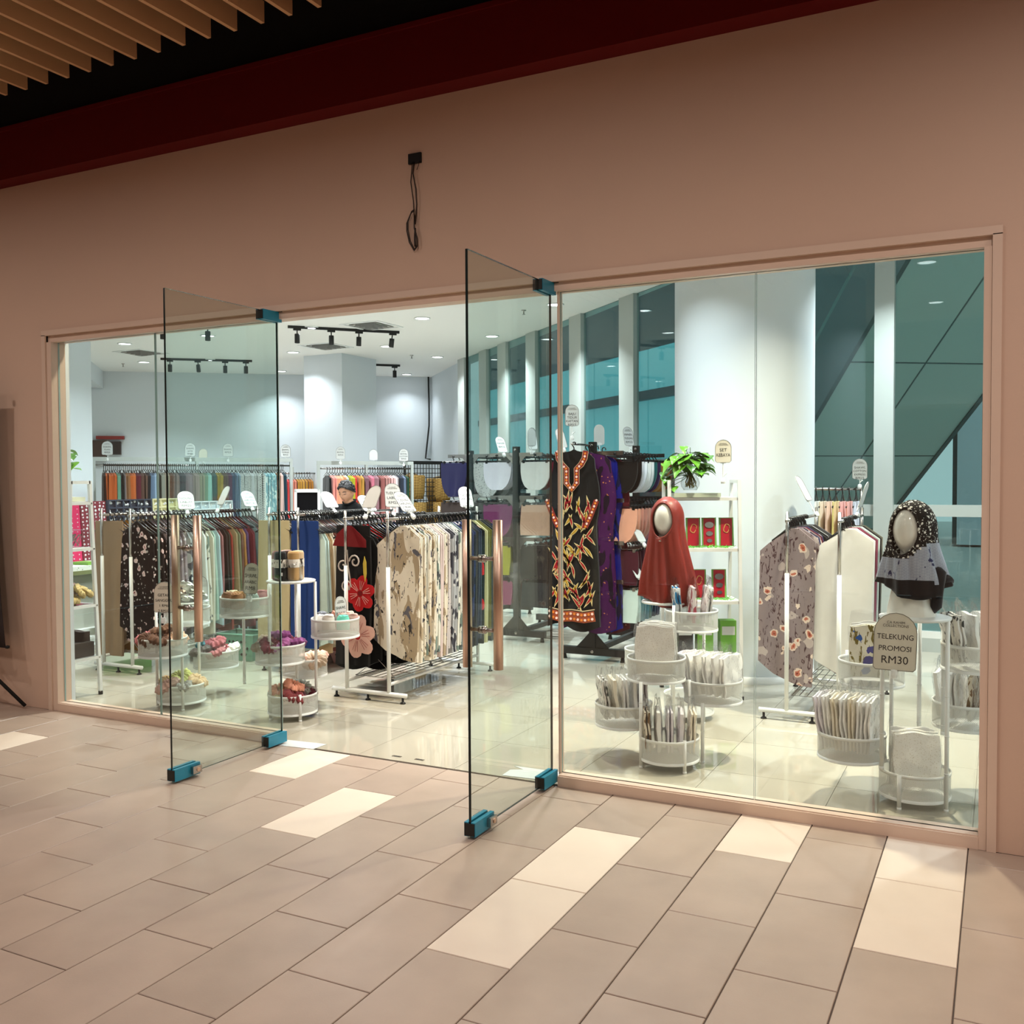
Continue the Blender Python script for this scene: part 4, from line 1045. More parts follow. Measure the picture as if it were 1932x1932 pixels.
# ---- far shawl racks along the back (cloth folded over the hanger bar, seen edge on)
def far_mesh(seed, w=.30, L=1.15):
    rnd = random.Random(seed); b = MB(); p = rnd.uniform(0, 6)
    hk = [(.018*math.cos(a), 0, .018*math.sin(a)) for a in [PI*(-.15+i*1.15/5) for i in range(6)]]
    b.cur = 1; b.tube(hk+[(-.018, 0, -.01), (0, 0, -.05)], .0045, 4); b.tube([(-w/2, 0, -.10), (0, 0, -.05), (w/2, 0, -.10)], .005, 4)
    b.cur = 0
    def P(u, v, s):
        x = (u-.5)*w; y = s*(.014+.010*v)+.006*math.sin(u*8+p)*min(1, v*3)
        return (x, y, -.085-.05*abs(u-.5)*2*(1-v)-v*L+.02*math.sin(u*5+p)*v)
    b.grid(lambda u, v: P(u, v, -1), 5, 5); b.grid(lambda u, v: P(1-u, v, 1), 5, 5)
    b.grid(lambda u, v: P(0, v, 1-2*u), 1, 5); b.grid(lambda u, v: P(1, v, 2*u-1), 1, 5); b.grid(lambda u, v: P(u, 1, 1-2*v), 5, 1); b.grid(lambda u, v: P(u, 0, 2*v-1), 5, 1)
    return b.mesh('shawl', [c_((200, 200, 200)), M_blackplastic], True)
FAR = [far_mesh(s) for s in range(4)]; FARS = [far_mesh(s+9, .30, .62) for s in range(3)]
def lerp(a, c, t): return a+(c-a)*t
def farrack(label, p, q, zr, cols, where, group, meshes=FAR, tw=0.0, bar=True, legs=True):
    p, q = Vector((p[0], p[1], 0)), Vector((q[0], q[1], 0)); d = (q-p); L = d.length; rz = math.atan2(d.y, d.x)
    t = thing('shawl_rack', label, 'clothes rack', p, rz)
    MB().tube([(-.1, 0, zr), (L+.1, 0, zr)], .012, 8).build('hanging_rail', M_chrome, t, True)
    if bar: MB().box(-.1, L+.1, -.02, .02, zr+.05, zr+.10).build('top_bar', M_mull, t)
    for x in (-.1, L/2, L+.1):
        MB().box(x-.018, x+.018, -.018, .018, 0, zr+.10).build('upright', M_mull, t); MB().box(x-.02, x+.02, -.25, .25, 0, .03).build('base', M_mull, t)
    n = len(cols)
    for i, (nm, m) in enumerate(cols):
        s = (i+.5)/n*L; pos = p+d.normalized()*s
        o = place(meshes[i % len(meshes)], 'shawl', None, (pos.x, pos.y, zr), (0, 0, rz+PI/2+tw+random.uniform(-.12, .12)), m)
        tag(o, '%s shawl, %s from the left on %s' % (nm, nth(i, 'first'), where), 'shawl', group)
F_trq = pattern('print_aqua', (112, 152, 162), [('strokes', (190, 206, 206), 14, .55, 2)], .8)
F_bw = pattern('print_black_white', (36, 38, 46), [('weave', (206, 208, 204), 60, .5, 2)], .8)
F_spk = pattern('print_grey_speckle', (150, 152, 150), [('spots', (66, 66, 70), 60, .24, 3)], .8)
def seq(*runs):
    out = []
    for nm, c, n in runs:
        for k in range(n):
            if isinstance(c, tuple):
                j = [max(4, min(250, x+(k % 3-1)*7)) for x in c]; out.append((nm, c_(tuple(j))))
            else: out.append((nm, c))
    return out
L1 = seq(('dark brown', (48, 30, 24), 1), ('rust orange', (176, 88, 44), 5), ('jade green', (96, 140, 120), 2), ('black', (30, 32, 34), 2), ('grey', (120, 112, 112), 1), ('tan brown', (134, 92, 60), 2), ('orange', (176, 92, 46), 3), ('maroon', (84, 30, 44), 2), ('umber', (84, 62, 54), 3), ('black', (28, 32, 36), 2), ('slate blue', (92, 112, 136), 2), ('pale blue', (136, 158, 182), 2), ('grey green', (116, 118, 108), 3), ('stone', (138, 128, 112), 3), ('brown', (96, 64, 50), 2), ('taupe', (112, 96, 92), 3), ('charcoal', (60, 58, 62), 3), ('mauve grey', (112, 100, 104), 4),
         ('taupe', (124, 112, 106), 3), ('moss grey', (118, 118, 100), 3), ('sage green', (104, 126, 106), 2), ('sea green', (128, 168, 158), 2), ('dark teal', (52, 72, 70), 3), ('mustard', (126, 108, 36), 3), ('umber', (72, 56, 46), 3), ('plum', (70, 40, 60), 2), ('navy', (52, 62, 84), 3), ('steel blue', (104, 124, 138), 2), ('grey print', F_spk, 6), ('light grey', (160, 164, 166), 2), ('stone print', F_spk, 3), ('black lattice', F_bw, 3), ('aqua print', F_trq, 6), ('rust brown', (112, 78, 58), 2), ('rose beige', (196, 168, 160), 2), ('dark teal', (26, 52, 64), 2))
farrack('long grey rack of shawls before the back wall on the left', (-9.87, 4.06), (-8.61, 5.93), 1.72, L1[:100], 'the long left back rack', 'shawls on the long back rack')
L2 = seq(('pale green', (160, 190, 140), 1), ('coral red', (206, 74, 74), 5), ('salmon', (214, 130, 110), 2), ('gold', (190, 140, 60), 4), ('amber', (176, 118, 50), 2))
farrack('small shawl rack seen between the long rack and the square column', (-10.35, 7.75), (-10.0, 8.25), 1.64, L2, 'the small rack left of the square column', 'shawls on the small back rack', FARS, bar=False)
L3 = seq(('black', (18, 18, 18), 1), ('pink', (214, 138, 128), 2), ('peach', (216, 150, 120), 2), ('apricot', (222, 168, 128), 2), ('sky blue', (186, 204, 214), 1), ('lime', (160, 160, 40), 2), ('red', (190, 60, 54), 1), ('orange', (176, 104, 54), 1), ('ochre', (176, 132, 60), 2), ('mauve', (120, 84, 92), 2), ('rose pink', (190, 110, 128), 2), ('dusty mauve', (142, 104, 112), 2), ('brick pink', (140, 84, 80), 2), ('rose', (176, 128, 122), 2), ('pale pink', (214, 172, 170), 2), ('white', (224, 218, 218), 1), ('grey', (118, 112, 116), 1), ('navy', (44, 50, 62), 2), ('steel blue', (104, 118, 142), 1), ('dark green', (28, 64, 44), 1))
farrack('grey rack of pink and brown shawls behind the man', (-8.12, 6.2), (-7.48, 7.17), 1.68, L3, 'the rack behind the man', 'shawls on the rack behind the man', FAR)
# ================================================================== BLACK FOUR-TIER RACKS
def black_rack(label, x, y0, y1, tiers, top=1.82, arm=.27):
    t = thing('tiered_rack', label, 'clothes rack', (x, y0, 0)); L = y1-y0
    for y in (0, L):
        p = MB().box(-.028, .028, y-.025, y+.025, .06, top).build('upright', M_blackmetal, t)
        MB().lathe([(.0, 0), (.012, 0), (.0, .004)], 10, cap=False).build('bolt', M_chrome, p, False, (0, y-.026, top-.03), (PI/2, 0, 0))
        q = MB().box(-.29, .29, y-.03, y+.03, .045, .105).build('foot_bar', M_blackmetal, t)
        MB().lathe([(.0, 0), (.014, 0), (.0, .005)], 12, cap=False).build('bolt', M_chrome, q, False, (0, y-.031, .075), (PI/2, 0, 0))
        for s in (-1, 1):
            MB().prism([(s*.028, .10), (s*.15, .10), (s*.028, .23)][::s], y-.018, y-.008).build('gusset', M_blackmetal, t)
            MB().lathe([(.0, 0), (.022, 0), (.018, .02), (.012, .045), (.0, .045)], 10, cap=False).build('foot', M_blackplastic, t, True, (s*.26, y, 0))
        for z in tiers:
            a = MB(); a.box(-arm, arm, y-.012, y+.012, z-.012, z+.022); a.prism([(-.10, z-.012), (.10, z-.012), (.03, z-.09), (-.03, z-.09)], y-.006, y+.006)
            a.build('bracket_arm', M_chrome if y == 0 else M_blackmetal, t)
    MB().box(-.02, .02, 0, L, .055, .10).build('floor_beam', M_blackmetal, t)
    for z in tiers:
        for s in (-1, 1):
            MB().tube([(s*(arm-.07), -.02, z), (s*(arm-.07), L+.02, z)], .011, 8).build('hanging_rail', M_blackmetal, t, True)
    return t
def hung(x, y0, dy, z, items, where, group, w=.30, L=.26, kind='brief', name='inner_shorts', cat='shorts', hg=None):
    for i, it in enumerate(items):
        nm, c = it[0], it[1]; o = it[2] if len(it) > 2 else {}
        m = c if not isinstance(c, tuple) else c_(c)
        garment(name, '%s %s, %s on %s' % (nm, cat, nth(i), where), cat, (x+random.uniform(-.004, .004), y0+dy*i, z), m, o.get('kind', kind), o.get('v', i % 3), o.get('w', w), o.get('L', L), random.uniform(-.05, .05), hanger=hg or CLP, group=group, zoff=-.015, nx=8, nz=8, th=.02)
K1x = -4.05
black_rack('black four-tier rack behind the open right door, left of the kaftans', K1x, 3.80, 4.85, (1.74, 1.34, .95, .62))
g1 = 'inner wear on the left black rack'
W_ = 'left black rack'
hung(K1x-.20, 3.80, .10, 1.74, [('white', (222, 222, 236)), ('white', (226, 226, 232)), ('black', (24, 24, 26)), ('black', (28, 28, 30)), ('grey', (110, 110, 112)), ('black', (20, 20, 22)), ('charcoal', (50, 50, 54))], 'top left rail of the '+W_, g1)
hung(K1x+.20, 3.80, .085, 1.74, [('white', (230, 232, 230)), ('maroon', (92, 28, 40)), ('sky blue', (120, 152, 180)), ('pale blue', (150, 176, 196)), ('blue', (104, 136, 166)), ('ochre', (160, 116, 60)), ('navy', (36, 44, 62)), ('teal', (36, 60, 66)), ('black', (24, 26, 30))], 'top right rail of the '+W_, g1)
hung(K1x-.20, 3.80, .10, 1.34, [('plum', (112, 48, 92)), ('mauve', (124, 84, 118), dict(L=.36)), ('plum', (104, 50, 86)), ('purple', (92, 44, 80)), ('grey', (96, 92, 98))], 'second left rail of the '+W_, g1, L=.30)
hung(K1x+.20, 3.80, .10, 1.34, [('beige', (190, 154, 132)), ('taupe', (140, 116, 104)), ('grey brown', (96, 84, 80)), ('charcoal', (62, 58, 60)), ('dark grey', (52, 50, 54)), ('black', (28, 28, 32)), ('black', (24, 24, 28))], 'second right rail of the '+W_, g1, L=.28, kind='straight')
hung(K1x-.20, 3.80, .14, .95, [('lime', (150, 148, 44)), ('olive', (110, 108, 40)), ('charcoal', (44, 44, 44))], 'third left rail of the '+W_, g1, L=.27, kind='straight', w=.26)
hung(K1x+.20, 3.80, .12, .95, [('black', (14, 12, 14)), ('black', (16, 14, 16)), ('dark wine', (44, 20, 26)), ('black', (16, 16, 18)), ('black', (20, 20, 22)), ('black', (16, 16, 16))], 'third right rail of the '+W_, g1, L=.30, kind='straight')
hung(K1x-.20, 3.80, .12, .62, [('raspberry', (126, 56, 88)), ('wine', (92, 30, 48)), ('maroon', (76, 24, 34)), ('plum', (90, 40, 70))], 'bottom left rail of the '+W_, g1, L=.22, kind='straight')
hung(K1x+.20, 3.80, .12, .62, [('slate black', (38, 42, 46)), ('black', (18, 18, 20)), ('black', (20, 18, 20)), ('plum black', (48, 26, 44)), ('black', (16, 16, 18))], 'bottom right rail of the '+W_, g1, L=.23, kind='straight')
K2x = -3.03
black_rack('black four-tier rack carrying the kaftans, behind the right glass', K2x, 3.18, 4.25, (1.72, 1.33, .98, .66))
g2 = 'inner wear on the right black rack'; W_ = 'right black rack'
hung(K2x+.22, 3.24, .085, 1.72, [('black', (20, 16, 14)), ('black brown', (26, 18, 14)), ('white', (224, 226, 232)), ('white', (230, 232, 234)), ('ivory white', (228, 230, 226)), ('white', (226, 228, 228)), ('teal', (26, 92, 92)), ('purple', (58, 36, 76)), ('gold', (150, 108, 48)), ('ochre', (156, 112, 50)), ('gold', (146, 102, 44)), ('rust', (112, 46, 30))], 'top right rail of the '+W_, g2)
hung(K2x+.22, 3.24, .085, 1.33, [('peach', (222, 160, 134)), ('peach', (218, 156, 130)), ('salmon', (216, 148, 128)), ('salmon', (214, 150, 132)), ('peach', (220, 160, 140)), ('pink', (208, 142, 156)), ('orchid', (200, 136, 160)), ('pink', (206, 140, 158)), ('sky blue', (120, 160, 190)), ('terracotta', (190, 108, 84)), ('terracotta', (184, 100, 78))], 'second right rail of the '+W_, g2, L=.28)
hung(K2x+.22, 3.24, .075, .98, [('wine', (70, 24, 36)), ('wine', (66, 22, 34)), ('plum', (74, 32, 50)), ('wine', (70, 26, 38)), ('maroon', (80, 26, 38)), ('plum', (72, 34, 56)), ('wine', (68, 24, 36)), ('dark wine', (58, 20, 30))], 'third right rail of the '+W_, g2, L=.28, kind='straight', hg=CLPW, cat='skirt', name='inner_skirt')
hung(K2x+.22, 3.24, .065, .66, [('mint white', (198, 216, 210)), ('mint', (186, 208, 204)), ('aqua', (140, 184, 190)), ('aqua', (132, 176, 186)), ('teal', (92, 150, 162)), ('sea green', (104, 150, 140)), ('teal', (60, 104, 116)), ('dark teal', (30, 60, 78)), ('navy', (26, 40, 64)), ('navy', (22, 36, 58))], 'bottom right rail of the '+W_, g2, L=.27, kind='straight', hg=CLPW, cat='skirt', name='inner_skirt')
black_rack('black four-tier rack farthest back, beside the white return wall', -5.00, 4.62, 5.5, (1.76, 1.34, .95))
hung(-5.20, 4.62, .12, 1.76, [('navy', (24, 24, 60)), ('navy', (26, 26, 58)), ('grey', (120, 118, 122)), ('black', (24, 24, 26)), ('navy', (30, 32, 64))], 'top left rail of the farthest black rack', 'inner wear on the farthest rack', w=.32, L=.36)
hung(-4.80, 4.62, .12, 1.76, [('grey print', F_spk), ('black', (24, 24, 24)), ('grey', (96, 96, 100)), ('black', (24, 24, 24))], 'top right rail of the farthest black rack', 'inner wear on the farthest rack', w=.32, L=.36)
hung(-5.20, 4.62, .12, 1.34, [('dark brown', (52, 42, 38)), ('black', (28, 26, 26)), ('pale lilac', (196, 186, 204)), ('black', (24, 24, 24))], 'middle left rail of the farthest black rack', 'inner wear on the farthest rack', w=.32, L=.32)
hung(-4.80, 4.62, .12, 1.34, [('charcoal', (44, 42, 42)), ('black', (28, 28, 28)), ('pink', (214, 170, 160)), ('black', (22, 22, 24))], 'middle right rail of the farthest black rack', 'inner wear on the farthest rack', w=.32, L=.32)

# ---- kaftans on the left side of that rack
def kaftan(label, x, y, z, m, trim, full=False, w=.40, L=1.46):
    t = thing('kaftan', label, 'kaftan', (x, y, z), 0.0, 'kaftans on the right black rack')
    place(HNG, 'hanger', t)
    b = MB()
    def P(u, v, s):
        q = min(1, v/.06); hw = (.14+.05*q)*(1-.10*math.sin(min(1, v*1.4)*PI)+.22*v)
        if .10 < v < .42: hw *= 1+.22*math.sin((v-.10)/.32*PI)     # hanging sleeve
        x_ = (u-.5)*2*hw; z_ = -.05-v*L-.035*abs(u-.5)*2*(v < .02)+.03*math.sin(u*7)*v
        y_ = s*(.012+.022*min(1, 3*v))*(.4+.6*math.sin(PI*u))+.014*math.sin(u*12+v*5)*min(1, v*2)
        return (x_, y_, z_)
    b.grid(lambda u, v: P(u, v, -1), 14, 20); b.grid(lambda u, v: P(1-u, v, 1), 14, 20); b.grid(lambda u, v: P(0, v, 1-2*u), 1, 20); b.grid(lambda u, v: P(1, v, 2*u-1), 1, 20); b.grid(lambda u, v: P(u, 1, 1-2*v), 14, 1)
    b.build('cloth', m, t, True)
    if full:
        yy = -.052
        def strip(pts, w_, name, mm, yo=0):
            s = MB(); N = len(pts); L_, R_ = [], []
            for i, p_ in enumerate(pts):
                a = Vector(pts[min(i+1, N-1)])-Vector(pts[max(i-1, 0)]); a.normalize(); n_ = Vector((-a.y, a.x))
                L_.append((p_[0]+n_.x*w_/2, p_[1]+n_.y*w_/2)); R_.append((p_[0]-n_.x*w_/2, p_[1]-n_.y*w_/2))
            for i in range(N-1): s.prism([L_[i], L_[i+1], R_[i+1], R_[i]], yy-.002+yo, yy+yo)
            return s.build(name, mm, t)
        neck = [(-.125, -.06), (-.115, -.12), (-.085, -.17), (-.045, -.205), (-.045, -.32), (.0, -.375), (.045, -.32), (.045, -.205), (.085, -.17), (.115, -.12), (.125, -.06)]
        strip(neck, .050, 'neck_trim', c_((196, 170, 130))); strip(neck, .043, 'neck_trim', c_((128, 40, 34)), -.001)
        dots = MB(); dots2 = MB()
        def walk(pl, step):
            out = []; acc = 0
            for a, c in zip(pl[:-1], pl[1:]):
                a, c = Vector(a), Vector(c); l = (c-a).length; k = acc
                while k < l: out.append(a+(c-a)*(k/l)); k += step
                acc = k-l
            return out
        def disc(mb, p_, r, yo): mb.prism([(p_[0]+r*math.cos(2*PI*i/8), p_[1]+r*math.sin(2*PI*i/8)) for i in range(8)], yy-.0055+yo, yy-.003+yo)
        for i, p_ in enumerate(walk(neck, .024)): disc(dots if i % 2 else dots2, p_, .010, 0)
        hem = [(-.20, -1.40), (-.1, -1.42), (0, -1.41), (.1, -1.42), (.2, -1.40)]
        strip(hem, .085, 'hem_trim', c_((150, 70, 40)), .0); strip([(p_[0], p_[1]+.055) for p_ in hem], .008, 'hem_trim', c_((196, 170, 130)), -.002)
        for dz in (-.02, .022):
            for i, p_ in enumerate(walk([(q_[0], q_[1]+dz) for q_ in hem], .032)): disc(dots if i % 2 else dots2, p_, .011, -.001)
        for sx in (-1, 1):
            sl_ = [(sx*.22, -.46), (sx*.17, -.58), (sx*.12, -.68)]
            strip(sl_, .045, 'sleeve_trim', c_((128, 44, 34)), -.004)
            for i, p_ in enumerate(walk(sl_, .026)): disc(dots if i % 2 else dots2, p_, .010, -.004)
        dots.build('dot_print', c_((214, 120, 40)), t); dots2.build('dot_print', c_((236, 198, 186)), t)
        rnd = random.Random(4)
        lv = {k: MB() for k in range(3)}
        for i in range(84):
            cx = rnd.uniform(-.17, .17); cz = -.44-rnd.random()*.86; a = rnd.choice((1.0, 1.25, 2.0, 2.2, 1.6))+rnd.uniform(-.3, .3); l = rnd.uniform(.10, .19); wd = .015
            for mb, sc_, yo in ((lv[0], 1.0, 0), (lv[1 if i % 3 else 2], .66, -.0012)):
                pts = []
                for k in range(11):
                    s_ = k/10; pts.append((s_, wd*sc_*math.sin(PI*s_)))
                for k in range(9, 0, -1):
                    s_ = k/10; pts.append((s_, -wd*sc_*math.sin(PI*s_)*.7))
                o_ = []
                for s_, q_ in pts:
                    lx = (s_-.5)*l*sc_; bend = .03*(s_-.5)**2
                    o_.append((cx+lx*math.cos(a)-(q_+bend)*math.sin(a), cz+lx*math.sin(a)+(q_+bend)*math.cos(a)))
                mb.prism(o_, yy-.002+yo, yy-.0005+yo)
        lv[0].build('leaf_print', c_((206, 184, 130)), t); lv[1].build('leaf_print', c_((150, 20, 30)), t); lv[2].build('leaf_print', c_((170, 130, 36)), t)
    return t
M_kaf = c_((16, 13, 12))
F_kp = pattern('print_kaftan_purple', (66, 18, 70), [('spots', (190, 120, 70), 26, .14, 2), ('strokes', (30, 14, 30), 6, .56, 3)], .6)
F_kb = pattern('print_kaftan_blue', (24, 26, 120), [('strokes', (14, 14, 50), 7, .55, 3)], .6)
F_kr = pattern('print_kaftan_maroon', (84, 20, 30), [('spots', (190, 120, 90), 24, .14, 2)], .6)
F_kd = pattern('print_kaftan_dark', (22, 18, 18), [('strokes', (176, 130, 80), 14, .62, 2), ('spots', (196, 96, 50), 18, .10, 5)], .6)
kx = K2x-.10
kaftan('black kaftan with orange dotted neck trim and red leaf print', kx, 3.02, 1.80, M_kaf, None, True)
kaftan('purple kaftan peeking out behind the black kaftan', kx+.11, 3.10, 1.78, F_kp, None)
kaftan('dark kaftan with gold print behind the purple kaftan', kx+.06, 3.16, 1.78, F_kd, None)
kaftan('royal blue kaftan, fourth in the kaftan row', kx+.12, 3.22, 1.77, F_kb, None)
kaftan('maroon kaftan at the back of the kaftan row', kx+.16, 3.28, 1.76, F_kr, None)
b = MB().box(-.012, .012, -.055, -.053, -.085, -.067); 
ar = thing('faceout_arm', 'chrome face-out arm carrying the kaftans at the front of the rack', 'rack arm', (kx, 3.0, 1.80))
MB().tube([(0, -.03, 0), (0, .30, 0)], .009, 8).build('arm', M_chrome, ar, True); MB().tube([(0, .28, 0), (.10, .28, -.05)], .009, 8).build('bracket', M_chrome, ar, True)

# ================================================================== LADDER SHELVES
def ladder_shelf(label, loc, rz, w0, w1, depth, H, shelves):
    """A-shaped end frames (narrow at the top) joined by shelves"""
    t = thing('ladder_shelf', label, 'shelf', loc, rz)
    r = .011
    for s in (-1, 1):
        x = s*w0/2
        f = MB()
        for (y0, y1) in ((-depth/2, -depth*.28), (depth/2, depth*.28)):
            d = Vector((0, y1-y0, H)); 
            f.prism([(x-r, .02), (x+r, .02), (x+r, H), (x-r, H)], -r, r, Matrix.Translation((0, y0, 0)) @ Matrix(((1, 0, 0, 0), (0, 1, (y1-y0)/H, 0), (0, 0, 1, 0), (0, 0, 0, 1))))
        f.box(x-r, x+r, -depth*.28, depth*.28, H-.022, H)
        for z in shelves:
            k = depth/2-(depth*.22)*(z/H); f.box(x-r*.8, x+r*.8, -k, k, z-.022, z-.002)
        f.build('end_frame', M_whitemetal, t)
        for y in (-depth/2, depth/2): MB().lathe([(.0, 0), (.016, 0), (.016, .025), (.0, .025)], 10, cap=False).build('foot', M_blackplastic, t, False, (x, y, 0))
        for z in shelves:
            k = depth/2-(depth*.22)*(z/H)
            for y in (-k, k): MB().tube([(x-r*1.2, y, z-.012), (x+r*1.2, y, z-.012)], .006, 8).build('bolt', M_chrome, t)
    for z in shelves:
        k = depth/2-(depth*.22)*(z/H)
        MB().box(-w0/2+r, w0/2-r, -k, k, z-.022, z).build('shelf_board', M_whitemetal, t)
    return t
ladder_shelf('white ladder shelf with green and red gift packs before the round column', (-1.875, 2.33, 0), yaw, .48, .48, .42, 1.50, (.30, .67, 1.03, 1.38))
ladder_shelf('white ladder shelf at the left window edge, beside the jamb', (-5.95, .335, 0), 0.0, .50, .50, .28, 1.515, (.28, .65, 1.05, 1.37))

# ---- pothos plants in glass bowls
def pothos(label, loc, seed, spots, nb=26, S=1.0):
    t = thing('potted_pothos', label, 'plant', loc); rnd = random.Random(seed)
    MB().lathe([(.0, .004), (.045, .004), (.062, .03), (.066, .055), (.058, .085), (.046, .10), (.048, .115), (.045, .115), (.043, .10), (.055, .083), (.063, .055), (.059, .032), (.043, .007), (.0, .007)], 28, cap=False).build('glass_bowl', M_clearbox, t, True)
    rt = MB()
    for i in range(34):
        a = rnd.uniform(0, 6.28); r = rnd.uniform(.005, .045); rt.tube([(r*.4*math.cos(a), r*.4*math.sin(a), .11), (r*math.cos(a+.4), r*math.sin(a+.4), .06), (r*1.1*math.cos(a+1.2), r*1.1*math.sin(a+1.2), rnd.uniform(.015, .04))], .0022, 4)
    tag(rt.build('roots', mat('root_tan', (150, 130, 70), .7), t, True), kind='stuff')
    for i, (x, y, z, sz, az, dr) in enumerate(spots):
        st = MB(); st.tube([(x*.12, y*.12, .10), (x*.45, y*.45, .10+(z-.10)*.7+.02), (x, y, z)], .0022, 5)
        lf = MB(); ca, sa = math.cos(az), math.sin(az)
        def P(u, v):
            wv = math.sin(PI*(v**.7))*.50*(1.0 if v > .08 else .6); lx = (u-.5)*2*wv*sz; ly = v*sz
            zz = -dr*v*v*sz+.25*abs(lx)-.05*sz*math.sin(v*5)
            return (x+ly*ca-lx*sa, y+ly*sa+lx*ca, z+zz)
        lf.grid(P, 6, 7)
        q = lf.build('leaf', M_leaf if i % 3 else M_leafd, t, True); st.build('stalk', M_leafd, q, True)
    return t
rp = random.Random(3)
spots = []
for i in range(52):
    a = rp.uniform(0, 6.28); r = rp.uniform(.02, .12)
    spots.append((r*math.cos(a), r*math.sin(a)*.7, rp.uniform(.12, .27), rp.uniform(.075, .115), a+rp.uniform(-.7, .7), rp.uniform(.2, 1.0)))
for x, y, z, sz in ((-.13, -.05, .16, .07), (-.16, -.06, .10, .07), (-.15, -.07, .05, .06), (-.11, -.08, .03, .085), (-.17, -.05, .19, .06), (.13, -.03, .24, .08), (-.05, .0, .31, .06), (.0, 0, .30, .05), (-.18, -.02, .13, .06), (-.12, -.09, .08, .06)):
    spots.append((x, y, z, sz, -PI/2+rp.uniform(-.9, .9), rp.uniform(.5, 1.2)))
pothos('green pothos with trailing leaves in a glass bowl on the right ladder shelf', (-1.93, 2.26, 1.425), 3, spots)
MB_b = MB().box(-.16, .16, -.10, .10, 0, .028); o = MB_b.build('acrylic_slab', mat('acrylic_green', (196, 206, 186), .25), None, False, (-1.90, 2.27, 1.382), (0, 0, yaw)); tag(o, 'pale green acrylic slab under the pothos bowl on the right shelf', 'display slab')
pothos('green pothos with long stalks on top of the left ladder shelf', (-5.93, .335, 1.404), 8,
       [(.14, -.02, .30, .10, -.4, .4), (.10, -.05, .34, .08, 2.6, .5), (.17, -.02, .24, .11, -.7, .6), (.10, -.03, .20, .09, -1.4, 1.0), (.16, .0, .20, .07, .3, .3), (.05, -.04, .26, .09, -2.2, .6), (-.05, -.05, .28, .1, 2.4, .5), (-.10, 0, .22, .1, 3.0, .8), (.02, .06, .33, .09, 1.4, .5), (-.08, .08, .26, .08, 2.0, .5), (.08, -.08, .38, .10, -.9, .7), (.13, -.06, .16, .10, -1.2, .9), (.19, -.06, .28, .09, -.3, .4), (.06, -.10, .22, .09, -1.8, .9)])

# ---- goods on the right ladder shelf
M_pr = mat('gift_red', (172, 24, 44), .35); M_pg = mat('gift_green', (120, 176, 96), .4); M_gr = mat('shred_green', (110, 196, 70), .7)
def gift(x, y, z, label, oval=True, h=.20):
    t = thing('gift_pack', label, 'gift pack', (x, y, z), rot=(-.14, 0, yaw))
    MB().box(-.05, .05, 0, .014, 0, h).build('backing', M_pg, t)
    MB().prism([(-.042, .004), (.036, .004), (.040, h-.006), (-.038, h-.006)], -.004, 0).build('red_panel', M_pr, t)
    if oval:
        for k, (zz, r) in enumerate(((h*.74, .027), (h*.44, .021), (h*.19, .016))):
            MB().prism([(r*1.15*math.cos(2*PI*i/18), zz+r*.8*math.sin(2*PI*i/18)) for i in range(18)], -.009, -.004).build('oval_tin', M_chrome, t)
    else:
        MB().tube([(.02*math.cos(i*.5)*(1+.3*math.sin(i)), -.006, h*.62+.03*math.sin(i*.5)) for i in range(13)], .003, 5).build('ribbon', mat('ribbon_gold', (200, 160, 90), .4), t)
cy, sy = math.cos(yaw), math.sin(yaw)
def shelfpt(s, d=0.0): return (-1.875+cy*s-sy*d, 2.33+sy*s+cy*d)
for s, z, lab, ov in ((-.06, 1.04, 'red gift pack with gold ribbon on the second shelf, beside the red hood', False), (.05, 1.04, 'red gift pack with three oval tins on the second shelf', True), (.17, 1.04, 'red gift pack behind the front leg of the right ladder shelf, second shelf', False), (-.02, .68, 'red gift pack on the third shelf beside the red hood hem', False), (.12, .68, 'red gift pack with ovals on the third shelf of the right ladder', True)):
    x, y = shelfpt(s, -.06); gift(x, y, z, lab, ov)
for z, lab in ((1.032, 'green paper shreds spread on the second shelf of the right ladder'), (.672, 'green paper shreds spread on the third shelf of the right ladder')):
    b = MB(); r_ = random.Random(2)
    for i in range(160):
        s, d = r_.uniform(-.2, .2), r_.uniform(-.14, -.02); x, y = shelfpt(s, d); a = r_.uniform(0, 6.28)
        b.tube([(x, y, z+r_.uniform(0, .008)), (x+.02*math.cos(a), y+.02*math.sin(a), z+r_.uniform(.004, .02))], .002, 3)
    tag(b.build('paper_shreds', M_gr), lab, 'paper shreds', kind='stuff')
for s, c, lab in ((-.12, (22, 22, 22), 'black bag on the bottom shelf of the right ladder shelf'), (.02, (110, 170, 60), 'green box on the bottom shelf of the right ladder shelf'), (.18, (104, 168, 56), 'tall green box at the right end of the bottom shelf')):
    x, y = shelfpt(s, -.02); b = MB(); b.box(-.055, .055, -.05, .05, 0, .22); b.cur = 1; b.box(-.045, .045, -.052, -.05, .12, .18)
    o = b.build('storage_box', [mat('box_%d' % c[0], c, .6), M_sign], None, False, (x, y, .302), (0, 0, yaw)); tag(o, lab, 'box')

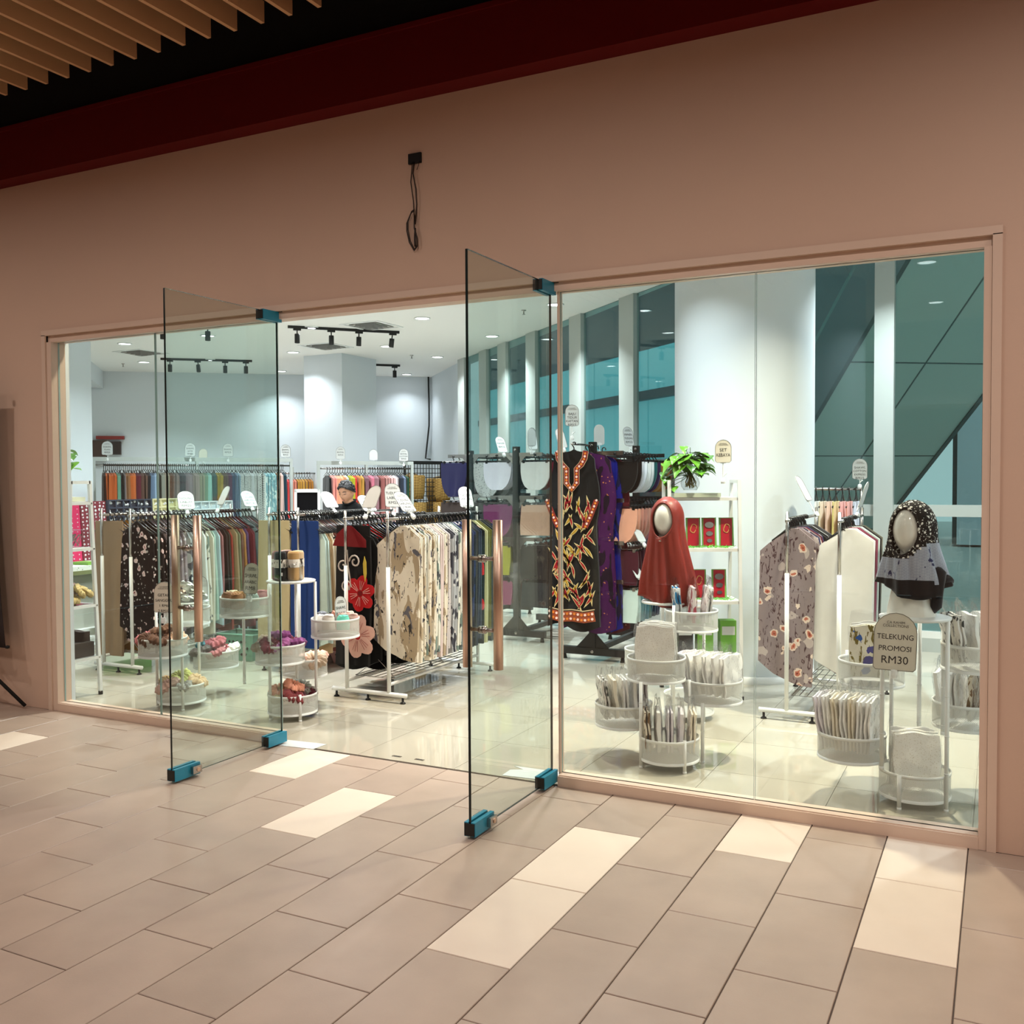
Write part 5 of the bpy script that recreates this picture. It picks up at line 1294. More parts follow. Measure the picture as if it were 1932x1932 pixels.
# ---- goods on the left ladder shelf
def tub(label, loc, sz, colr, seed, n=16, name='scrunchie'):
    t = thing('clear_tub', label, 'storage tub', loc)
    w_, d_, h_ = sz
    b = MB(); b.box(-w_/2, w_/2, -d_/2, d_/2, 0, h_, skip=('t',)); b.build('tub', M_clearbox, t)
    return t
tub('clear tub heaped with brown and mauve scrunchies on the left ladder shelf', (-5.86, .335, .652), (.30, .19, .11), None, 2)
r_ = random.Random(12)
for i in range(18):
    c = [(132, 96, 86), (170, 140, 132), (150, 116, 104), (186, 168, 170), (190, 170, 110), (196, 174, 120)][i % 6]; nm = ['brown', 'mauve', 'cocoa', 'lilac grey', 'mustard', 'sand'][i % 6]
    x = -5.97+.045*(i % 6); y = .28+.055*(i//6); z = .672+(.045 if i >= 6 else 0)+r_.uniform(0, .05)
    o = place(SCR[i % 4], 'scrunchie', None, (x, y, z), (r_.uniform(-1, 1), r_.uniform(-1, 1), r_.uniform(0, 6)), cloth(c)); o.scale = (.95, .95, .95)
    tag(o, '%s scrunchie in the clear tub on the left ladder shelf, %s from the jamb' % (nm, nth(i, 'first')), 'scrunchie', 'scrunchies in the clear tub')
t = thing('box_tray', 'open dark brown tray box on the lowest shelf of the left ladder', 'box', (-5.88, .335, .282))
M_brn = mat('dark_brown_card', (60, 46, 38), .7, vary=.1, vscale=20)
MB().box(-.18, .16, -.11, .11, 0, .10).build('box', M_brn, t); MB().prism([(-.18, .10), (.13, .10), (.13, .17), (.08, .165), (.02, .172), (-.18, .168)], .05, .10).build('lid_flap', M_brn, t)
MB().box(.165, .20, -.10, .10, 0, .12).build('clear_side', M_clearbox, t)
t = thing('comb_box', 'clear box of grey hair combs on the second shelf of the left ladder', 'box', (-5.88, .335, 1.052))
MB().box(-.18, .16, -.09, .09, 0, .12).build('box', M_clearbox, t)
b = MB(); r_ = random.Random(5)
for i in range(60): x = -.16+.3*i/60; b.tube([(x, r_.uniform(-.07, .05), .01), (x+.02, r_.uniform(-.07, .05), .09)], .0025, 4)
tag(b.build('combs', mat('comb_grey', (130, 140, 128), .5), t), kind='stuff'); MB().box(.08, .13, -.091, -.09, .085, .10).build('red_label', M_pr, t)
o = MB().box(-.15, .05, -.10, .10, 0, .03).build('acrylic_slab', mat('acrylic_ivory', (206, 208, 184), .3), None, False, (-5.82, .335, 1.372)); tag(o, 'ivory acrylic slab on the top shelf of the left ladder', 'display slab')
# ================================================================== MANNEQUIN HEADS IN HOODS
def hood_head(name, label, loc, rz, m_hood, m_low=None, H=.60, hem=.17, bust=False, scale=1.0, tail=False):
    t = thing(name, label, 'mannequin', loc, rz)           # looks along -y
    hc = Vector((0, -.010, H-.135))                         # head centre
    # egg-shaped face
    b = MB()
    def E_(u, v):
        a = 2*PI*u; p = PI*v; r = math.sin(p); z = math.cos(p)
        w_ = .074*(1-.14*max(0, -z)**1.5)
        return (hc.x+w_*r*math.cos(a), hc.y+.090*r*math.sin(a), hc.z+.116*z)
    b.grid(E_, 32, 20, wrap=True); b.tube([(0, .0, H-.30), (0, 0, H-.18)], .05, 20)
    b.build('face', M_mann, t, True)
    # hood: rings from hem to crown, opened where the face shows
    rows, segs = 30, 64
    g = MB(); pts = {}
    zs = [H*i/rows for i in range(rows+1)]
    z_hem = .115 if bust else 0.0
    def rad(z):
        # (half width, half depth, y-centre)
        k = (z-z_hem)/(H-z_hem)
        top = hc.z+.135
        if z > hc.z-.02:
            q = min(1, max(0, (z-hc.z)/(.137))); f = math.sqrt(max(0.0, 1-q*q)); return (.098*f+.001, .112*f+.001, .012)
        q = (hc.z-.02-z)/(hc.z-.02-z_hem)
        s = q*q*(3-2*q)
        if bust: return (.098+.052*s**.8, .112+.02*s, .012+.012*s)
        return (.098+(hem-.098)*s**.8, .112+(hem*.85-.112)*s**.8, .012+.012*s)
    for j in range(rows+1):
        z = z_hem+(H-z_hem)*j/rows; w_, d_, yc = rad(z)
        q = max(0, 1-(z-z_hem)/(hc.z-z_hem))
        for i in range(segs):
            a = 2*PI*i/segs
            fold = 1+(.11*math.sin(a*7+1.2+2*z)+.07*math.sin(a*12+z*7)+.03*math.sin(a*19))*q**.6
            zz = z-.035*math.sin(a*2+.6)*max(0, 1-j/4)
            pts[(i, j)] = len(g.v); g.v.append(Vector((w_*fold*math.sin(a), yc-d_*fold*math.cos(a), zz)))
    def infront(i, j):
        v = g.v[pts[(i % segs, j)]]
        return v.y < .0 and ((v.x)/.066)**2+((v.z-hc.z+.004)/.104)**2 < 1
    keep = []
    for j in range(rows):
        for i in range(segs):
            q_ = [(i, j), ((i+1) % segs, j), ((i+1) % segs, j+1), (i, j+1)]
            if not all(infront(*k) for k in q_): keep.append(q_)
    inner = {k for q_ in keep for k in q_ if infront(*k)}
    for k in inner:                                          # pull the cut edge onto a smooth oval
        v = g.v[pts[k]]; dz = v.z-hc.z+.004
        f = 1/max(.15, math.sqrt((v.x/.066)**2+(dz/.104)**2)); v.x *= f; v.z = hc.z-.004+dz*f
        w_, d_, yc = rad(v.z); v.y = yc-d_*math.sqrt(max(.04, 1-(v.x/max(w_, .067))**2))
    for q_ in keep:
            zc = sum(g.v[pts[k]].z for k in q_)/4; xc = sum(g.v[pts[k]].x for k in q_)/4
            g.cur = 0
            if m_low is not None and zc < .272+1.0*max(0, xc-.035): g.cur = 1
            if m_low is not None and zc < .168-.06*xc: g.cur = 2
            g.face([pts[k] for k in q_])
    mats = [m_hood] if m_low is None else [m_hood, m_low, c_((16, 16, 20))]
    hood = g.build('hood', mats, t, True)
    so = hood.modifiers.new('thickness', 'SOLIDIFY'); so.thickness = .004; so.offset = 1
    e = MB(); ring_ = []
    for i in range(40):
        a = 2*PI*i/40; x = .068*math.sin(a); z = hc.z-.004+.107*math.cos(a); w_, d_, yc = rad(z)
        ring_.append((x, yc-d_*math.sqrt(max(.05, 1-(x/max(w_, .07))**2))-.002, z))
    e.tube(ring_, .0055, 6, closed=True); e.build('hood_hem', mats[0] if m_low is None else m_hood, t, True)
    if bust:
        s = MB()
        s.grid(lambda u, v: ((.118-.02*v+.01*math.cos(4*PI*u))*math.sin(2*PI*u)*(1-.28*v*v), -(.085-.012*v)*math.cos(2*PI*u)*(1-.25*v*v), v*.19), 40, 10, wrap=True)
        s.lathe([(.0, .0), (.02, .0)], 8, cap=False)
        s.build('bust', M_mann, t, True)
    if tail:
        k = MB(); k.tube([(.10, .02, .23), (.135, .0, .20), (.13, -.01, .12), (.115, 0, .05), (.10, .01, .02)], [.018, .026, .022, .026, .010], 10); k.tube([(.10, .05, .20), (.15, .04, .17), (.10, -.02, .15)], [.02, .028, .015], 10)
        k.build('knotted_tail', c_((24, 24, 28)), t, True)
    pin = MB(); pin.tube([(-.006, -.115, hc.z-.128), (.008, -.115, hc.z-.128)], .003, 6); pin.build('brooch', M_chrome, t)
    return t
# shiny brick-red satin
M_sat = mat('brick_red_satin', (128, 34, 22), .42, spec=.5, vary=.12, vscale=9, bump=.15, bscale=26)
hood_head('mannequin_head', 'white mannequin head in a long brick-red satin hood', (-1.845, 1.465, .754), -.05, M_sat, None, H=.64, hem=.168)
F_spe = pattern('print_black_speckle', (18, 16, 16), [('spots', (236, 232, 224), 46, .27, 1), ('spots', (214, 208, 198), 90, .24, 6)], .8)
F_grl = pattern('print_grey_lattice', (152, 156, 170), [('weave', (162, 166, 179), 110, .5, 2), ('strokes', (40, 46, 84), 17, .64, 4)], .8)
hood_head('mannequin_head', 'white mannequin head and bust in black speckled scarf with grey shawl', (-.366, .50, .874), -.38, F_spe, F_grl, H=.525, bust=True, tail=True)

# ================================================================== ACCESSORY COUNTER ON THE LEFT WALL
M_ctop = pattern('counter_top_dots', (230, 232, 226), [('spots', (110, 116, 108), 40, .22, 2)], .5)
M_cpan = mat('counter_panel', (176, 178, 168), .6); M_step = mat('counter_step', (206, 208, 204), .5)
t = thing('display_counter', 'pale display counter with stepped base along the left wall', 'counter', (-7.95, 1.2, 0))
MB().box(-.15, .45, 0, 2.9, .70, .74).build('worktop', M_ctop, t); MB().box(-.15, .47, -.02, 2.92, .665, .70).build('worktop_edge', mat('edge_olive', (120, 124, 84), .5), t)
MB().box(-.15, .38, .0, 2.9, .16, .665).build('front_panel', M_cpan, t); MB().box(-.15, .46, 0, 2.9, .10, .16).build('plinth', M_step, t); MB().box(-.15, .56, 0, 2.95, .04, .10).build('plinth', M_step, t); MB().box(-.15, .66, 0, 3.0, 0, .04).build('plinth', M_step, t)
M_stud = mat('brooch_silver', (226, 226, 226), .3, spec=.8)
def board(y0, y1, z0, z1, c, nx, nz, label, studs=M_stud, x=-8.02, r=.012, cells=None, cat='display board'):
    t = thing('accessory_board', label, cat, (x, y0, z0), rot=(0, -.06, 0))
    w_, h_ = y1-y0, z1-z0
    MB().box(0, .02, 0, w_, 0, h_).build('board', mat('board_%d_%d_%d' % c, c, .6), t)
    if cells:
        g = MB()
        for i in range(nx+1): g.box(.02, .045, w_*i/nx-.006, w_*i/nx+.006, 0, h_)
        for i in range(nz+1): g.box(.02, .045, 0, w_, h_*i/nz-.006 if i < nz else h_-.012, h_*i/nz+.006 if i < nz else h_)
        g.build('tray_grid', mat('tray_%d_%d_%d' % cells, cells, .5), t)
    b = MB(); r_ = random.Random(nx*7+nz)
    for i in range(nx):
        for j in range(nz):
            for q in range(3 if cells else 1):
                yy = w_*(i+.5)/nx+(r_.uniform(-.03, .03) if cells else r_.uniform(-.006, .006)); zz = h_*(j+.5)/nz+(r_.uniform(-.022, .022) if cells else r_.uniform(-.006, .006)); rr = r*r_.uniform(.6, 1.15)
                k = r_.randint(4, 6); p_ = [(rr*math.cos(2*PI*a/k), rr*math.sin(2*PI*a/k)) for a in range(k)]
                base = len(b.v); b.v += [Vector((.021, yy+p[0], zz+p[1])) for p in p_]+[Vector((.034, yy, zz))]
                for a in range(k): b.face((base+a, base+(a+1) % k, base+k))
    tag(b.build('brooches', studs, t), kind='stuff')
    return t
board(1.70, 2.08, .74, 1.30, (22, 26, 24), 4, 12, 'black board of silver brooches beside the left jamb')
board(2.09, 2.22, .74, 1.31, (196, 30, 84), 2, 13, 'pink magenta board of small pins on the accessory counter', r=.008)
board(2.23, 2.37, .74, 1.32, (118, 34, 48), 3, 16, 'maroon board of white pins next to the pink board', r=.013)
board(2.38, 2.53, .74, 1.32, (120, 36, 50), 3, 16, 'maroon board of white pins next to the navy trays', r=.014)
board(2.55, 3.10, .74, 1.33, (40, 46, 60), 6, 7, 'navy compartment trays filled with silver brooches', cells=(52, 60, 76), r=.018)
board(3.12, 3.55, .78, 1.33, (206, 198, 150), 4, 6, 'cream compartment trays with gold brooches right of the navy trays', cells=(214, 206, 164), r=.016)
board(3.57, 4.3, .74, 1.29, (188, 200, 206), 6, 6, 'pale grey compartment trays at the far end of the counter row', cells=(214, 222, 226), r=.016)
o = MB().box(-.09, .09, -.07, .07, 0, .025).build('jewel_tray', mat('tray_green', (112, 158, 56), .5), None, False, (-7.62, 1.95, .742), (0, 0, .1)); tag(o, 'small flat green tray on the accessory counter top', 'tray')
t = thing('green_bin', 'stacked green plastic storage bins beside the accessory counter', 'storage bin', (-7.22, 2.05, .04))
for k in range(2):
    b = MB(); b.flat([(-.13, -.16), (.13, -.16), (.14, .16), (-.14, .16)], .28*k, .28*k+.26); b.box(-.15, .15, -.17, .17, .28*k+.24, .28*k+.27); b.build('bin', mat('bin_green', (96, 150, 76), .45, vary=.1), t)
t = thing('striped_shelf', 'dark brown and white striped low shelf behind the flower-tie tower', 'shelf', (-6.75, 2.75, 0), 0.10)
M_dk = mat('dark_brown_slat', (44, 34, 30), .6)
MB().box(-.4, .5, .05, .25, 0, .55).build('white_body', M_white, t)
for k in range(9): MB().box(-.36+k*.10, -.36+k*.10+.045, .0, .05, 0, .5).build('slat', M_dk, t)
# perforated plastic tubs on the floor
def floor_basket(label, loc, c, w_=.34, d_=.26, h_=.22, rz=0):
    t = thing('plastic_basket', label, 'basket', loc, rz); m = mat('plastic_%d_%d_%d' % c, c, .5)
    b = MB(); b.v += [Vector(p) for p in ((-w_*.45, -d_*.45, 0), (w_*.45, -d_*.45, 0), (w_*.45, d_*.45, 0), (-w_*.45, d_*.45, 0), (-w_/2, -d_/2, h_), (w_/2, -d_/2, h_), (w_/2, d_/2, h_), (-w_/2, d_/2, h_))]
    b.face((0, 3, 2, 1))
    for i in range(4): b.face((i, (i+1) % 4, 4+(i+1) % 4, 4+i))
    b.build('body', m, t); r = MB(); r.tube([(-w_/2, -d_/2, h_), (w_/2, -d_/2, h_), (w_/2, d_/2, h_), (-w_/2, d_/2, h_)], .010, 6, closed=True); r.build('rim', m, t)
    h = MB()
    for j in range(3):
        for i in range(7):
            x = -w_*.38+w_*.76*(i+(.5 if j % 2 else 0))/7; z = h_*(.25+.24*j); y = -d_*(.45+.05*z/h_)-.002
            h.prism([(x, z-.014), (x+.013, z), (x, z+.014), (x-.013, z)], y-.001, y+.001)
    h.build('holes', M_black, t)
floor_basket('pink perforated plastic basket on the floor behind the shawl sign', (-5.30, 2.55, 0), (206, 150, 148), .46, .3, .24, .1)
floor_basket('green perforated plastic basket on the floor behind the left door handle', (-5.75, 2.0, 0), (112, 158, 138), .36, .26, .22, .1)
floor_basket('pink perforated plastic basket under the middle garment rack', (-4.72, 2.35, .0), (196, 150, 146), .5, .4, .10, .1)

# ================================================================== BACK OF THE SHOP: GRID PANEL, MIRROR, CASH COUNTER
t = thing('grid_panel', 'black wire grid display panel with rattan bags behind', 'display panel', (-8.25, 8.35, 0), math.atan2(.68, .23))
GW = .72
MB().box(-.02, .0, -.02, .02, 0, 1.80).build('frame_post', M_blackmetal, t); MB().box(GW, GW+.05, -.03, .03, 0, 1.80).build('frame_post', M_blackmetal, t); MB().box(-.02, GW+.02, -.02, .02, 1.78, 1.82).build('frame_rail', M_blackmetal, t)
for i in range(1, 12): MB().tube([(GW*i/12, 0, .5), (GW*i/12, 0, 1.79)], .006, 5).build('wire', M_blackmetal, t)
for i in range(18): MB().tube([(0, 0, .55+i*.072), (GW, 0, .55+i*.072)], .006, 5).build('wire', M_blackmetal, t)
M_rat = pattern('rattan_weave', (150, 120, 66), [('weave', (120, 92, 48), 34, .5, 2)], .8)
for i, (x, y, z, s, wh) in enumerate(((-8.30, 8.62, .75, 1.0, 'lower left'), (-8.10, 9.10, .75, 1.0, 'lower right'), (-8.30, 8.62, 1.22, .9, 'upper left'), (-8.10, 9.10, 1.17, .9, 'upper right'))):
    tt = thing('rattan_bag', 'woven rattan bag behind the black grid panel, %s one' % wh, 'bag', (x, y, z), math.atan2(.68, .23), 'rattan bags behind the grid')
    b = MB(); b.lathe([(.0, 0), (.19*s, 0), (.22*s, .1), (.23*s, .40*s), (.21*s, .42*s), (.0, .40*s)], 16, cap=False); b.build('body', M_rat, tt, True)
    MB().tube([(.12*math.cos(PI*k/8), 0, .40*s+.04*math.sin(PI*k/8)) for k in range(9)], .01, 5).build('bag_handle', M_rat, tt, True)
t = thing('floor_mirror', 'tall leaning mirror with pale frame left of the man', 'mirror', (-7.28, 4.75, 0), rot=(-.08, 0, .6))
for a in ((-.15, -.12, 0, 1.42), (.12, .15, 0, 1.42)): MB().box(a[0], a[1], -.015, .015, a[2], a[3]).build('frame_side', M_whitemetal, t)
MB().box(-.15, .15, -.015, .015, 1.38, 1.42).build('frame_top', M_whitemetal, t); MB().box(-.12, .12, -.004, .01, .04, 1.38).build('mirror_glass', mat('mirror_dark', (18, 18, 20), .08), t)
t = thing('cash_counter', 'white cash counter in front of the man in black', 'counter', (-5.75, 3.45, 0), .42)
MB().box(-.55, .60, -.25, .25, 0, .95).build('body', M_cpan, t); MB().box(-.60, .65, -.30, .30, .95, .99).build('worktop', M_whitemetal, t)
for s, z, w_, wh in ((.05, .0, .12, 'left'), (.30, .0, .16, 'right')):
    o = MB().box(-w_/2, w_/2, -.08, .08, 0, .14).build('card_holder', M_sign, None, False, (-5.85+s*.9+.1, 3.35+s*.4, .991), (0, 0, .42)); tag(o, 'white card holder on the cash counter, %s one' % wh, 'card holder')

# ================================================================== THE MAN
def man():
    t = thing('person', 'man in a black shirt with short black hair, looking down behind the racks', 'person', (-6.12, 4.03, 0), .10)
    t.scale = (.95, .95, .945)
    # joints in local space, facing -y; slight forward stoop
    J = dict(pel=(0, .10, .90), wst=(0, .08, 1.02), chs=(0, .02, 1.20), nkb=(0, -.02, 1.325), nkt=(0, -.055, 1.385),
             shl=(-.17, .00, 1.27), ell=(-.24, -.06, 1.03), wrl=(-.10, -.27, 1.08), hal=(-.055, -.32, 1.10),
             shr=(.17, .00, 1.27), elr=(.24, -.05, 1.03), wrr=(.09, -.26, 1.09), har=(.045, -.32, 1.11),
             hpl=(-.09, .10, .86), knl=(-.10, .05, .48), anl=(-.10, .10, .09), tol=(-.11, -.08, .035),
             hpr=(.09, .10, .86), knr=(.10, .05, .48), anr=(.10, .10, .09), tor=(.11, -.08, .035))
    Rr = dict(pel=.135, wst=.125, chs=.15, nkb=.075, nkt=.056, shl=.07, ell=.042, wrl=.028, hal=.030, shr=.07, elr=.042, wrr=.028, har=.030,
              hpl=.085, knl=.058, anl=.04, tol=.035, hpr=.085, knr=.058, anr=.04, tor=.035)
    E_ = [('pel', 'wst'), ('wst', 'chs'), ('chs', 'nkb'), ('nkb', 'nkt'), ('nkb', 'shl'), ('shl', 'ell'), ('ell', 'wrl'), ('wrl', 'hal'), ('nkb', 'shr'), ('shr', 'elr'), ('elr', 'wrr'), ('wrr', 'har'),
          ('pel', 'hpl'), ('hpl', 'knl'), ('knl', 'anl'), ('anl', 'tol'), ('pel', 'hpr'), ('hpr', 'knr'), ('knr', 'anr'), ('anr', 'tor')]
    M_skin = mat('skin', (176, 128, 98), .5, vary=.05, vscale=20); M_hair = mat('hair_black', (16, 14, 14), .45, bump=.5, bscale=90)
    def blob(b, pts, rads, n=12): b.tube(pts, rads, n)
    def limb(b, a, c, ra, rc, k=6, n=14):
        a, c = Vector(a), Vector(c)
        P = [a+(c-a)*(i/k) for i in range(k+1)]; q = [ra+(rc-ra)*(i/k) for i in range(k+1)]
        d = (c-a).normalized()
        P = [a-d*ra*.8, a-d*ra*.45]+P+[c+d*rc*.45, c+d*rc*.8]; q = [ra*.45, ra*.85]+q+[rc*.85, rc*.45]
        b.tube(P, q, n)
    # head placed on the neck, bowed forward and turned a little
    b = MB()
    H = Matrix.Translation((0, -.085, 1.475)) @ Matrix.Rotation(-.05, 4, 'Z') @ Matrix.Rotation(.36, 4, 'X')
    def hp(u, v):
        a = 2*PI*u; p = PI*v; s, c = math.sin(p), math.cos(p); ca, sa = math.cos(a), math.sin(a)
        x = .076*s*ca; y = .097*s*sa; z = .115*c
        if z < 0: x *= 1-.30*(-z/.115)**1.6; y = y*(1-.12*(-z/.115)) - (.012*(-z/.115) if sa < 0 else -.012*(-z/.115))
        if sa < 0:
            f = max(0, -sa)
            y -= .020*math.exp(-((x/.014)**2))*math.exp(-(((z+.022)/.022)**2))           # nose
            y -= .006*math.exp(-((x/.012)**2))*math.exp(-(((z-.005)/.03)**2))
            y += .010*(math.exp(-(((abs(x)-.030)/.016)**2)))*math.exp(-(((z-.008)/.012)**2))   # eye sockets
            y -= .006*math.exp(-((x/.05)**2))*math.exp(-(((z-.030)/.010)**2))             # brow
            y -= .006*math.exp(-((x/.022)**2))*math.exp(-(((z+.062)/.010)**2))            # lips
            y -= .008*math.exp(-((x/.02)**2))*math.exp(-(((z+.098)/.016)**2))             # chin
        return tuple(H @ Vector((x, y, z)))
    b.grid(hp, 36, 28, wrap=True)
    for s in (-1, 1):
        ear = MB(); P = [H @ Vector((s*.078, .012+.018*math.cos(q), -.006+.030*math.sin(q))) for q in [2*PI*k/12 for k in range(12)]]
        b.tube(P, .007, 6, closed=True); b.tube([H @ Vector((s*.066, .012, -.03)), H @ Vector((s*.076, .012, .02))], .014, 8)
    blob(b, [J['chs'], (0, -.01, 1.30), J['nkb'], J['nkt'], tuple(H @ Vector((0, .02, -.05)))], [.10, .09, .066, .054, .05], 16)
    for s in ('l', 'r'):
        limb(b, J['sh'+s], J['el'+s], .05, .036); limb(b, J['el'+s], J['wr'+s], .036, .026)
        w0 = Vector(J['wr'+s]); h0 = Vector(J['ha'+s]); d = (h0-w0).normalized(); sg = -1 if s == 'l' else 1
        b.tube([w0-d*.01, w0+d*.03, w0+d*.07, w0+d*.085], [.024, .034, .036, .028], 10)                # palm
        side = Vector((-sg*.2, 0, 1)).normalized()
        for k in range(4):                                                                           # fingers, curled inwards
            o0 = w0+d*.075+side*(.026-.017*k)
            ln = (.030, .034, .032, .026)[k]; inn = Vector((-sg, -.1, -.1)).normalized()
            b.tube([o0-d*.02, o0+d*ln*.6, o0+d*ln+inn*.014, o0+d*ln*.8+inn*.036, o0+d*ln*.3+inn*.045], [.009, .0088, .0085, .008, .0065], 7)
        th0 = w0+d*.03+side*.025; b.tube([th0, th0+d*.03+side*.016, th0+d*.055+side*.012+Vector((-sg*.012, 0, 0))], [.011, .0105, .008], 7)
        limb(b, J['hp'+s], J['kn'+s], .075, .052); limb(b, J['kn'+s], J['an'+s], .052, .036); limb(b, J['an'+s], J['to'+s], .036, .032)
    blob(b, [(0, .10, .82), J['pel'], J['wst'], J['chs'], (0, -.01, 1.28)], [.10, .125, .118, .14, .09], 18)
    body = b.build('body', M_skin, t, True)
    rm = body.modifiers.new('one_surface', 'REMESH'); rm.mode = 'VOXEL'; rm.voxel_size = .0065; rm.use_smooth_shade = True
    # hair cap with a fringe
    hb = MB()
    def hr(u, v):
        a = 2*PI*u; p = PI*v*(.50+.12*max(0, math.sin(a))); s, c = math.sin(p), math.cos(p); ca, sa = math.cos(a), math.sin(a)
        front = max(0, -sa)
        if sa < 0:
            p = p*(1-.46*front); s, c = math.sin(p), math.cos(p)
        k = 1+.035*math.sin(a*13+v*9)*v+.03*math.sin(a*31+v*23)*v+.02*math.sin(a*17+v*31)
        return tuple(H @ Vector((.0835*s*ca*k, (.106*s*sa+.004)*k, .128*c*k)))
    hb.grid(hr, 48, 14, wrap=True)
    rh = random.Random(9)
    for i in range(70):                                       # short tufts and a fringe
        a = rh.uniform(0, 2*PI); vv = rh.uniform(.15, 1.0) if i > 10 else .92
        if i <= 10: a = -PI/2+rh.uniform(-1.1, 1.1)
        p0 = Vector(hr((a/(2*PI)) % 1, vv*.97)); p1 = Vector(hr((a/(2*PI)+.01) % 1, min(1.0, vv+.10))); o_ = (p0-(H @ Vector((0, 0, 0)))).normalized()
        hb.tube([p0, (p0+p1)/2+o_*.004, p1+o_*.001-Vector((0, 0, .0))], [.006, .006, .001], 5)
    hm = hb.build('hair', M_hair, t, True); so = hm.modifiers.new('thick', 'SOLIDIFY'); so.thickness = .012; so.offset = 0
    fe = MB()
    for s in (-1, 1):
        fe.tube([H @ Vector((s*.014, -.094, .030)), H @ Vector((s*.032, -.092, .036)), H @ Vector((s*.052, -.076, .028))], [.002, .0042, .002], 6)     # brows
        fe.tube([H @ Vector((s*.018, -.089, .008)), H @ Vector((s*.032, -.088, .004)), H @ Vector((s*.046, -.076, .008))], [.0014, .003, .0014], 6)       # lowered lids
    fe.build('brows_and_lashes', M_hair, t, True)
    MB().tube([H @ Vector((-.022, -.090, -.062)), H @ Vector((0, -.1005, -.060)), H @ Vector((.022, -.090, -.062))], [.003, .006, .003], 8).build('lips', mat('lip', (150, 88, 78), .5), t, True)
    # black shirt: torso and sleeves, a little larger than the body
    sb = MB()
    sb.tube([(0, .10, .80), (0, .10, .90), J['wst'], (0, .04, 1.12), J['chs'], (0, -.005, 1.275), (0, -.018, 1.335), (0, -.03, 1.365)], [.13, .148, .142, .152, .165, .125, .086, .070], 22)
    for s in ('l', 'r'):
        limb(sb, (J['sh'+s][0]*.45, .0, 1.255), J['sh'+s], .095, .072); limb(sb, J['sh'+s], J['el'+s], .070, .052); limb(sb, J['el'+s], (Vector(J['el'+s])*.28+Vector(J['wr'+s])*.72), .052, .040)
    sh = sb.build('shirt', mat('shirt_black', (9, 9, 10), .9, spec=.2), t, True)
    r2_ = sh.modifiers.new('one_surface', 'REMESH'); r2_.mode = 'VOXEL'; r2_.voxel_size = .012; r2_.use_smooth_shade = True
    MB().tube([(-.06, -.06, 1.362), (-.02, -.105, 1.335), (.03, -.10, 1.335), (.066, -.05, 1.365), (.05, .03, 1.385), (-.05, .03, 1.385)], .012, 8, closed=True).build('collar', MATS['shirt_black'], t, True)
    tr = MB()
    for s in ('l', 'r'): limb(tr, J['hp'+s], J['kn'+s], .092, .072); limb(tr, J['kn'+s], (J['an'+s][0], J['an'+s][1], .10), .072, .062)
    tr.tube([(0, .10, .80), (0, .10, .92)], [.12, .14], 18)
    tr.build('trousers', mat('trousers_dark', (28, 28, 32), .85), t, True)
    for s in ('l', 'r'):
        q = MB(); limb(q, (J['an'+s][0], .12, .045), (J['to'+s][0], -.12, .035), .045, .038); q.build('shoe', M_blackplastic, t, True)
man()

# ================================================================== POSTER STAND AT THE LEFT EDGE
t = thing('poster_stand', 'black folding poster stand at the left edge of the wall', 'poster stand', (-6.15, -.20, 0))
MB().tube([(.36, .145, .02), (.0, .02, .36), (-.05, 0, .42)], .012, 8).build('leg', M_black, t, True)
MB().tube([(-.36, .10, .02), (-.05, .02, .40)], .012, 8).build('leg', M_black, t, True)
MB().tube([(.0, -.35, .02), (-.05, 0, .45)], .012, 8).build('leg', M_black, t, True)
MB().tube([(-.05, 0, .40), (-.05, 0, 2.15)], .012, 8).build('pole', M_black, t, True)
bb = MB(); bb.grid(lambda u, v: (-.36+.55*u+.10*(1-v)**3*(u > .5), .06-.05*v+.03*math.sin(v*3), .42+v*1.75), 6, 12)
o = bb.build('banner', mat('banner_dark', (34, 20, 18), .7), t, True); so = o.modifiers.new('t', 'SOLIDIFY'); so.thickness = .004
MB().lathe([(.0, -.012), (.014, -.008), (.014, .008), (0, .012)], 10, cap=False).build('knob', M_black, t, True, (.30, .07, .42)); MB().lathe([(.0, -.012), (.014, -.008), (.014, .008), (0, .012)], 10, cap=False).build('knob', M_black, t, True, (.20, .05, 2.17))
MB().tube([(-.36, .06, .42), (.30, .07, .42)], .008, 6).build('rod', M_black, t)
MB().tube([(.12, .09, .16), (-.12, .06, .15)], .007, 6).build('brace', M_black, t)

# ================================================================== SIGNS IN PLACE
S = price_sign
S((-.42, .298, .64), [('TELEKUNG', .125), ('PROMOSI', .125), ('RM30', .185)], 'TELEKUNG PROMOSI RM30 sign hanging on the far right basket tower', .12, -.04, h=.262, w=.180, stem=.005, ivory=True, roll_=.03)
S((-3.99, .12, .815), [('SHAWL', .17), ('ARABIC', .14), ('RM8', .18)], 'SHAWL ARABIC RM8 sign standing in the rolled shawl basket', .35, .08, h=.185, w=.088, stem=.02, ivory=True, roll_=.05)
S((-4.60, .03, .66), [('GETAH', .13), ('SANGGUL', .125), ('1 RM6', .12), ('2 RM10', .12)], 'GETAH SANGGUL sign on the flower-tie tower', .35, .05, h=.19, w=.13, stem=.04, ivory=True)
S((-4.98, .72, .67), [], 'blank white backed sign at the right of the flower hair ties', .9, .0, h=.17, w=.10, stem=.01, brand=False)
S((-1.672, 2.155, 1.50), [('SET', .20), ('KEBAYA', .20)], 'SET KEBAYA sign clipped to the right ladder shelf', .40, 0, h=.155, w=.108, stem=.115, ivory=True)
S((-3.16, 3.05, 1.86), [('BAJU', .16), ('TIDUR', .16), ('KAFTAN', .16), ('RM15', .17)], 'BAJU TIDUR KAFTAN RM15 sign above the black kaftan', .42, .0, h=.175, w=.112, stem=.09)
